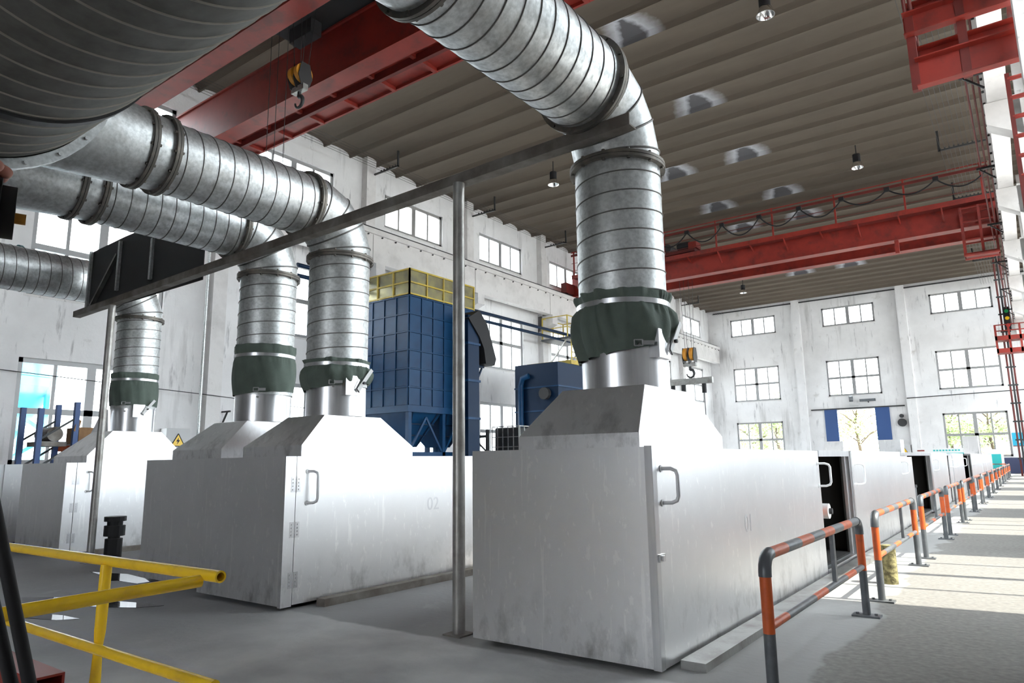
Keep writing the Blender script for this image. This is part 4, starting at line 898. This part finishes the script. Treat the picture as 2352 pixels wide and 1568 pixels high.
b = MB(); b.box(x0-.05, x1+.08, y0-.08, y1+.05, z0-.20, z0-.0); b.build('base_frame', m_blue, t)
for k in range(2):
    ya = y0+k*(y1-y0)/2; yb = ya+(y1-y0)/2
    b = MB(); b.loft([[(x0+.1, ya+.05, 2.75), (x1-.05, ya+.05, 2.75), (x1-.05, yb-.05, 2.75), (x0+.1, yb-.05, 2.75)], [(-17.3, (ya+yb)/2-.3, 1.65), (-16.7, (ya+yb)/2-.3, 1.65), (-16.7, (ya+yb)/2+.3, 1.65), (-17.3, (ya+yb)/2+.3, 1.65)]]); h = b.build('hopper', m_blue, t)
    for f in (.33, .66):
        q = MB(); ym = (ya+yb)/2; hh = 2.75-1.1*f; hw = .8*(1-f)+.3*f; xx = -16.05*(1-f)-16.7*f
        q.bar((xx+.02, ym-hw, hh), (xx+.02, ym+hw, hh), .04, .04); q.build('stiffener', m_blued, h)
    for s_ in (-.3, .3):
        q = MB(); q.bar((-16.03, ym+s_*2, 2.74), (-16.66, ym+s_*.7, 1.66), .05, .05); q.build('stiffener', m_blued, h)
    q = MB(); q.cyl((-17, ym, 1.25), (-17, ym, 1.66), .18, n=16); q.build('outlet', m_blue, h)
for x in (x0+.05, x1-.02):
    for y in (y0+.05, (y0+y1)/2, y1-.05): b = MB(); b.box(x-.07, x+.07, y-.07, y+.07, 0, 2.76); b.build('leg', m_blue, t)
b = MB(); b.box(x1-.09, x1+.05, y0, y1, 1.32, 1.47); b.build('tie_beam', m_blue, t)
for s_ in (0, 1):
    ya = y0+.08+s_*(y1-y0)/2; yb = ya+(y1-y0)/2-.16; ym = (ya+yb)/2
    for a, e in (((x1, ya, 1.5), (x1, ym, 2.6)), ((x1, yb, 1.5), (x1, ym, 2.6))): b = MB(); b.bar(a, e, .05, .07); b.build('brace', m_blue, t)
# railed, sheeted top
b = MB(); b.box(x0+.3, x1-.45, y0+.45, y1-.4, z1, z1+.5); b.build('top_housing', m_ysheet, t)
for z in (6.68, 7.08, 7.52):
    b = MB(); b.box(x0, x1, y0-.02, y0+.02, z-.025, z+.025); b.box(x1-.02, x1+.02, y0, y1, z-.025, z+.025); b.build('top_rail', m_yellow2, t)
for i in range(5): b = MB(); y = y0+i*(y1-y0)/4; b.box(x1-.025, x1+.025, y-.025, y+.025, z1, 7.54); b.build('rail_post', m_yellow2, t)
for i in range(4): b = MB(); x = x0+i*(x1-x0)/3; b.box(x-.025, x+.025, y0-.025, y0+.025, z1, 7.54); b.build('rail_post', m_yellow2, t)
for i in range(4): b = MB(); y = y0+i*(y1-y0)/4; b.box(x1-.035, x1-.025, y+.03, y+(y1-y0)/4-.03, 6.70, 7.50); b.build('screen_sheet', m_ysheet, t)
for i in range(3): b = MB(); x = x0+i*(x1-x0)/3; b.box(x+.03, x+(x1-x0)/3-.03, y0+.025, y0+.035, 6.70, 7.50); b.build('screen_sheet', m_ysheet, t)
# bucket elevator next to it
t = root('bucket_elevator', (-15.6, 19.9, 0), 'slim dark blue elevator tower beside the dust collector with black chute', 'elevator tower')
b = MB(); b.box(-15.92, -15.27, 18.1, 18.7, 0, 6.2); b.build('casing', m_blued, t)
for z in (1.3, 2.6, 3.9, 5.2): b = MB(); b.box(-15.935, -15.23, 18.06, 18.74, z-.04, z+.04); b.build('joint_flange', m_blue, t)
b = MB(); b.prism([(-15.9, 18.05, 6.08), (-15.9, 18.65, 6.43), (-15.9, 19.10, 5.98), (-15.9, 19.60, 4.78), (-15.9, 19.50, 4.53), (-15.9, 19.00, 4.56), (-15.9, 18.90, 5.08), (-15.9, 18.65, 5.48)], (.7, 0, 0)); b.build('chute', m_black, t)
b = MB(); b.bar((-15.6, 18.7, 4.5), (-15.6, 19.35, 4.5), .08, .08); b.bar((-15.6, 18.7, 3.5), (-15.6, 19.25, 4.45), .05, .05); b.build('chute_bracket', m_blued, t)
# pipe run and railed platform
for z, x in ((7.45, -18.3), (7.15, -18.45)):
    b = MB(); b.cyl((x, 13.2, z), (x, 30.2, z), .07, n=10); b.build('pipe_run', m_blued, label='dark pipe along the long wall %s the other' % ('above' if z > 7.3 else 'below'), cat='pipe', group='dark pipes along the long wall', base=(x, 20, z), smooth=40)
t = root('service_platform', (-18.6, 30.2, 7.2), 'small platform with yellow railing beside the far blue cabinet', 'platform')
b = MB(); b.box(-19.5, -17.9, 28.9, 31.0, 7.14, 7.24); b.build('deck', m_dark, t)
for x in (-19.45, -17.95):
    for y in (28.95, 29.95, 30.95): b = MB(); b.box(x-.025, x+.025, y-.025, y+.025, 7.24, 8.35); b.build('rail_post', m_yellow2, t)
for z in (7.75, 8.33):
    for x in (-19.45, -17.95): b = MB(); b.box(x-.02, x+.02, 28.95, 30.95, z-.02, z+.02); b.build('rail', m_yellow2, t)
    for y in (28.95, 30.95): b = MB(); b.box(-19.45, -17.95, y-.02, y+.02, z-.02, z+.02); b.build('rail', m_yellow2, t)
for y in (29.1, 30.8): b = MB(); b.bar((-18.1, y, 7.14), (-19.6, y, 5.4), .07, .07); b.build('brace', m_steel, t)
for k in range(9): b = MB(); b.box(-17.9, -17.86, 29.2, 29.7, 4.9+k*.26, 4.94+k*.26); b.build('ladder_rung', m_yellow2, t)
for y in (29.2, 29.7): b = MB(); b.box(-17.92, -17.86, y-.02, y+.02, 4.7, 7.2); b.build('ladder_stringer', m_yellow2, t)
t = root('blue_cabinet', (-16.4, 25.0, 0), 'dark blue machine cabinet with yellow top half hidden by the hood', 'machine cabinet')
b = MB(); b.box(-17.6, -15.4, 24.0, 26.6, 2.4, 5.2); b.build('body', m_blued, t)
b = MB(); b.box(-17.65, -15.35, 25.0, 26.65, 5.2, 5.38); b.build('yellow_top', m_yellow2, t)
for z in (3.2, 4.2): b = MB(); b.box(-17.63, -15.37, 23.97, 26.63, z-.03, z+.03); b.build('band', m_blue, t)
for x in (-17.5, -15.5):
    for y in (24.1, 26.5): b = MB(); b.box(x-.08, x+.08, y-.08, y+.08, 0, 2.4); b.build('leg', m_blued, t)
b = MB(); b.tube([(-17.2, 23.85, 2.5), (-17.2, 23.85, 4.3), (-17.1, 23.85, 4.6), (-16.8, 23.9, 4.7)], .12, 12); b.build('pipe', m_blue, t, smooth=40)
b = MB(); b.cyl((-16.0, 23.8, 3.9), (-16.0, 24.0, 3.9), .25, n=16); b.build('motor', m_dark, t)
# caged tank and dark rack
t = root('caged_tank', (-15.2, 20.6, 0), 'dark plastic tank in a wire cage beside the blue cabinet', 'tank')
b = MB(); b.box(-15.75, -14.65, 20.15, 21.2, 1.35, 2.35); b.build('bottle', m_dark, t, bevel=.06)
for z in (1.3, 1.65, 2.0, 2.38): b = MB(); b.box(-15.8, -14.6, 20.08, 20.11, z-.015, z+.015); b.box(-14.61, -14.58, 20.1, 21.25, z-.015, z+.015); b.build('cage_hoop', m_steel, t)
for k in range(6): b = MB(); x = -15.8+k*.24; b.box(x-.012, x+.012, 20.07, 20.10, 1.3, 2.38); b.build('cage_bar', m_steel, t)
for k in range(5): b = MB(); y = 20.12+k*.28; b.box(-14.60, -14.57, y-.012, y+.012, 1.3, 2.38); b.build('cage_bar', m_steel, t)
b = MB(); b.box(-15.8, -14.6, 20.1, 21.25, 0, 1.3); b.build('stand', m_dark, t)
t = root('dark_rack', (-16.7, 20.3, 0), 'dark steel rack frame left of the caged tank', 'rack')
for x in (-16.6, -15.95):
    for y in (20.0, 20.8): b = MB(); b.box(x-.05, x+.05, y-.05, y+.05, 0, 2.3); b.build('upright', m_dark, t)
for z in (1.4, 2.05): b = MB(); b.box(-16.6, -15.95, 19.97, 20.03, z-.05, z+.05); b.build('beam', m_dark, t)
b = MB(); b.bar((-16.6, 20.0, 2.0), (-15.95, 20.0, 1.45), .05, .05); b.build('brace', m_dark, t)
# pallet racking by the long wall
t = root('pallet_rack', (-17.5, 6.3, 0), 'blue pallet rack with orange beam by the low window', 'rack')
for x in (-17.0, -18.0):
    for y in (5.95,): b = MB(); b.box(x-.05, x+.05, y-.05, y+.05, 0, 2.38 if x > -17.5 else 2.45); b.build('upright', m_blued2, t)
for x in (-17.0, -18.0): b = MB(); b.box(x-.05, x+.05, 6.60, 6.70, 0, 2.55); b.build('upright', m_blued2, t)
for x in (-17.0, -18.0):
    for za in (.3, 1.1, 1.7): b = MB(); b.bar((x, 5.95, za), (x, 6.65, za+.5), .04, .04); b.build('brace', m_dark, t)
for z in (1.55,): 
    b = MB(); b.box(-17.05, -16.95, 6.70, 7.7, z-.07, z+.07); b.build('beam', m_orange, t); b = MB(); b.box(-18.05, -17.95, 6.70, 7.7, z-.07, z+.07); b.build('beam', m_orange, t)
b = MB(); b.box(-18.0, -17.0, 6.7, 7.7, 1.62, 1.64); b.build('shelf', m_steel, t)
for x in (-17.0, -18.0): b = MB(); b.box(x-.05, x+.05, 7.7, 7.8, 0, 1.75); b.build('upright', m_blued2, t)
for k, (ya, yb, zb) in enumerate(((6.75, 7.35, 2.0), (7.4, 7.75, 2.15))):
    r = root('cardboard_box', (-17.4, ya, 1.64), ('wide open cardboard box on the rack beam', 'taller cardboard box on the rack beside the open one')[k], 'box', 'boxes on the rack')
    b = MB(); b.box(-17.7, -17.05, ya, yb, 1.64, zb); b.build('body', m_brown, r)
    b = MB(); b.bar((-17.05, ya, zb), (-16.95, ya-.12, zb+.06), .01, .3); b.build('flap', m_brown, r)
r = root('machine_part', (-17.5, 6.2, 1.62), 'round brown casting on the rack between the blue uprights', 'casting')
b = MB(); b.cyl((-17.8, 6.3, 1.84), (-17.1, 6.3, 1.84), .16, n=20); b.build('drum', m_rusty, r); b = MB(); b.box(-17.9, -17.1, 6.05, 6.55, 1.58, 1.68); b.build('foot', m_rusty, r)
# ------------------------------------------------------------------ wall fittings
def warn_box(name, x0, x1, y0, y1, z0, z1, face, label):
    r = root(name, ((x0+x1)/2, (y0+y1)/2, z0), label, 'electrical cabinet', 'electrical cabinets with warning signs')
    b = MB(); b.box(x0, x1, y0, y1, z0, z1); b.build('case', m_paper, r, bevel=.01)
    P = (lambda u, z: (x1+.012, (y0+y1)/2+u, z)) if face == 'x' else (lambda u, z: ((x0+x1)/2+u, y0-.012, z))
    nv = (.004, 0, 0) if face == 'x' else (0, -.004, 0); zc = z0+(z1-z0)*.66; s_ = .2
    b = MB(); b.prism([P(-s_, zc-s_*.75), P(s_, zc-s_*.75), P(0, zc+s_)], nv); sg = b.build('warning_sign', m_yellow, r)
    nv2 = tuple(v*1.6 for v in nv)
    bl = MB(); bl.prism([P(.02, zc+.10), P(-.055, zc-.02), P(-.005, zc-.02), P(-.03, zc-.11), P(.055, zc+.02), P(.005, zc+.02)], nv2); bl.build('lightning_mark', m_black, sg)
    for a, e in ((P(-s_, zc-s_*.75), P(s_, zc-s_*.75)), (P(s_, zc-s_*.75), P(0, zc+s_)), (P(0, zc+s_), P(-s_, zc-s_*.75))):
        q = MB(); q.bar(a, e, .02, .02); q.build('sign_border', m_black, sg)
warn_box('electrical_cabinet', XL, -19.55, 10.0, 10.68, 1.15, 2.18, 'x', 'grey electrical cabinet with yellow warning triangle by the wall column')
warn_box('electrical_cabinet', -7.3, -6.5, YE-.3, YE, .9, 1.9, 'y', 'grey electrical cabinet with yellow warning triangle on the end wall')
r = root('wall_bell', (-6.85, YE-.2, 3.3), 'round dark bell on the end wall beside the blue door', 'bell')
b = MB(); b.cyl((-6.85, YE-.22, 3.4), (-6.85, YE, 3.4), .27, n=20); b.build('gong', m_dark, r); b = MB(); b.cyl((-6.85, YE-.2, 3.85), (-6.85, YE, 3.85), .13, n=16); b.build('casing', m_dark, r)
r = root('wall_lamp', (-9.3, YE-.3, 4.9), 'grey floodlight fitting over the end door', 'lamp')
b = MB(); b.box(-9.3, -8.3, YE-.4, YE-.2, 4.95, 5.12); b.build('housing', m_gpaint, r); b = MB(); b.bar((-8.8, YE-.2, 5.0), (-8.8, YE, 4.9), .06, .06); b.build('arm', m_dark, r); b = MB(); b.cyl((-10.0, YE-.1, 5.2), (-9.8, YE-.02, 5.2), .2, n=14); b.build('siren', m_gpaint, r); b = MB(); b.box(-10.0, -9.4, YE-.2, YE, 4.72, 4.86); b.build('box', m_paper, r)
b = MB(); b.box(-.92, -.22, YE-.03, YE-.005, 1.70, 2.50); o = b.build('notice', m_cyan, label='cyan notice board with white emblem on the end wall', cat='notice board', base=(-.6, YE, 1.7)); ORG[o.name] = Vector((-.6, YE, 1.7))
q = MB(); q.cyl((-.62, YE-.04, 1.95), (-.62, YE-.03, 1.95), .10, n=20); q.build('emblem', m_white, o); q = MB(); q.box(-.92, -.22, YE-.035, YE-.005, 1.66, 1.70); q.build('red_edge', m_red, o)
for k, (x0, x1, z0, z1, lab) in enumerate(((-5.4, -2.9, .3, 1.56, 'long white display board with red heading and teal panel at the end wall'), (-2.1, -1.28, .2, 1.45, 'white framed teal display board near the end of the walkway'))):
    r = root('display_board', ((x0+x1)/2, 46.5, 0), lab, 'display board', 'display boards near the end wall')
    b = MB(); b.box(x0, x1, 46.5, 46.56, z0, z1); b.build('panel', m_white, r)
    b = MB(); b.box(x0+.12, x1-.12, 46.488, 46.5, z0+.1, z1-.26); b.build('teal_sheet', m_cyanb, r)
    if k == 0:
        b = MB(); b.box(x0+.06, x0+.42, 46.488, 46.5, z1-.15, z1-.08); b.build('heading', m_red, r)
        for i in range(9): b = MB(); b.box(x0+.85+i*.15, x0+.95+i*.15, 46.488, 46.5, z1-.16, z1-.08); b.build('heading_mark', m_cyanb, r)
    for x in (x0+.1, x1-.1): b = MB(); b.box(x-.03, x+.03, 46.56, 46.62, 0, z0+.4); b.build('leg', m_steel, r)
r = root('wall_bracket', (XL, 12.0, 2.6), 'small dark iron bracket on the long wall', 'bracket')
b = MB(); b.box(XL, XL+.45, 11.85, 11.89, 2.72, 2.77); b.build('arm', m_dark, r); b = MB(); b.bar((XL+.02, 11.87, 2.35), (XL+.3, 11.87, 2.74), .04, .04); b.build('brace', m_dark, r); 
b = MB(); b.cyl((XL+.38, 10.93, .5), (XL+.38, 10.93, 8.3), .045, n=12); b.build('drain_pipe', m_galv, label='thin grey pipe running up beside the wall column', cat='pipe', base=(XL+.38, 10.93, .5), smooth=40)
b = MB(); b.tube([(XL+.08, 4.5, 3.55), (XL+.10, 8, 3.38), (XL+.35, 11.3, 3.2), (XL+.2, 15, 3.0), (XL+.1, 20, 2.8)], .012, 6); b.build('wall_wire', m_dark, label='thin sagging wire across the long wall low windows', cat='wire', base=(XL, 4.5, 3.5))
# ------------------------------------------------------------------ outside
def tree(x, y, h, r, label, seed, n=2600):
    rnd = random.Random(seed); t = root('tree', (x, y, -.35), label, 'tree', 'trees in the yard')
    b = MB(); b.tube([(x, y, -.35), (x+.1, y, h*.3), (x-.1, y, h*.55), (x, y, h*.9)], [.16, .13, .09, .03], 8)
    for k in range(9):
        a = rnd.random()*6.28; z = h*(.3+.5*rnd.random()); b.tube([(x, y, z), (x+math.cos(a)*r*.4, y+math.sin(a)*r*.4, z+r*.3), (x+math.cos(a)*r*.8, y+math.sin(a)*r*.8, z+r*.45)], [.06, .04, .015], 6)
    b.build('trunk', m_bark, t)
    f = MB(); cl = [(rnd.gauss(0, r*.5), rnd.gauss(0, r*.5), h*.62+rnd.gauss(0, h*.2), r*(.25+.25*rnd.random())) for _ in range(26)]
    for k in range(n):
        c = cl[k % 26]; p = Vector((x+c[0]+rnd.gauss(0, c[3]*.55), y+c[1]+rnd.gauss(0, c[3]*.55), c[2]+rnd.gauss(0, c[3]*.5)))
        u = Vector((rnd.gauss(0, 1), rnd.gauss(0, 1), rnd.gauss(0, 1))).normalized(); v = u.orthogonal().normalized(); s_ = .09+.07*rnd.random()
        q = f.add([p-u*s_, p+v*s_*.5, p+u*s_, p-v*s_*.5]); f.face(q, q+1, q+2, q+3)
    o = f.build('foliage', m_leaf, t); o['kind'] = 'stuff'
tree(-2.2, 58.5, 5.0, 2.2, 'leafy tree outside the low end window beside the walkway', 3)
tree(-4.8, 61, 5.0, 2.0, 'second leafy tree outside the walkway end window', 4)
tree(-11.9, 66, 5.8, 3.0, 'tall willow like tree seen through the end door', 5, 3600)
tree(-16.8, 59.5, 5.5, 2.0, 'leafy tree outside the low end window beside the long wall', 6)
tree(-19.6, 61.5, 5.5, 2.0, 'second leafy tree outside the end window beside the long wall', 8)
t = root('yard_wall', (-10, 72, -.35), 'low pale brick yard wall outside the end wall', 'wall')
b = MB(); b.box(-32, 12, 72.2, 72.4, -.35, 1.4); b.build('core', m_brick, t)
for k in range(15):
    x = -31.5+k*3; b = MB(); b.box(x-.2, x+.2, 72.05, 72.5, -.35, 1.75); b.build('pier', m_brick, t)
b = MB(); b.box(-32, 12, 72.1, 72.5, 1.4, 1.5); b.build('coping', m_brick, t)
t = root('yard_silo', (-25, 7.5, -.35), 'cyan painted silo with cone outside the low window', 'silo')
b = MB(); b.cyl((-25.5, 7.7, 3.6), (-25.5, 7.7, 4.9), 1.5, n=32); b.build('shell', m_cyan, t, smooth=40)
b = MB(); b.cyl((-25.5, 7.7, 1.6), (-25.5, 7.7, 3.6), .3, 1.5, n=32); b.build('cone', m_cyan, t, smooth=40)
for a in range(4):
    q = PI/4+a*PI/2; b = MB(); b.box(-25.5+1.45*math.cos(q)-.09, -25.5+1.45*math.cos(q)+.09, 7.7+1.45*math.sin(q)-.09, 7.7+1.45*math.sin(q)+.09, -.35, 3.8); b.build('leg', m_cyan, t)
for z in (.6, 2.2):
    b = MB(); b.bar((-24.47, 6.67, z), (-24.47, 8.73, z+1.4), .1, .1); b.build('brace', m_cyan, t); b = MB(); b.bar((-24.47, 8.73, z), (-24.47, 6.67, z+1.4), .1, .1); b.build('brace', m_cyan, t)
b = MB(); b.tube([(-24.3, 6.5, -.35), (-24.3, 6.5, 4.5), (-24.3, 6.9, 5.4)], .22, 16); b.build('pipe', m_cyan, t, smooth=40)
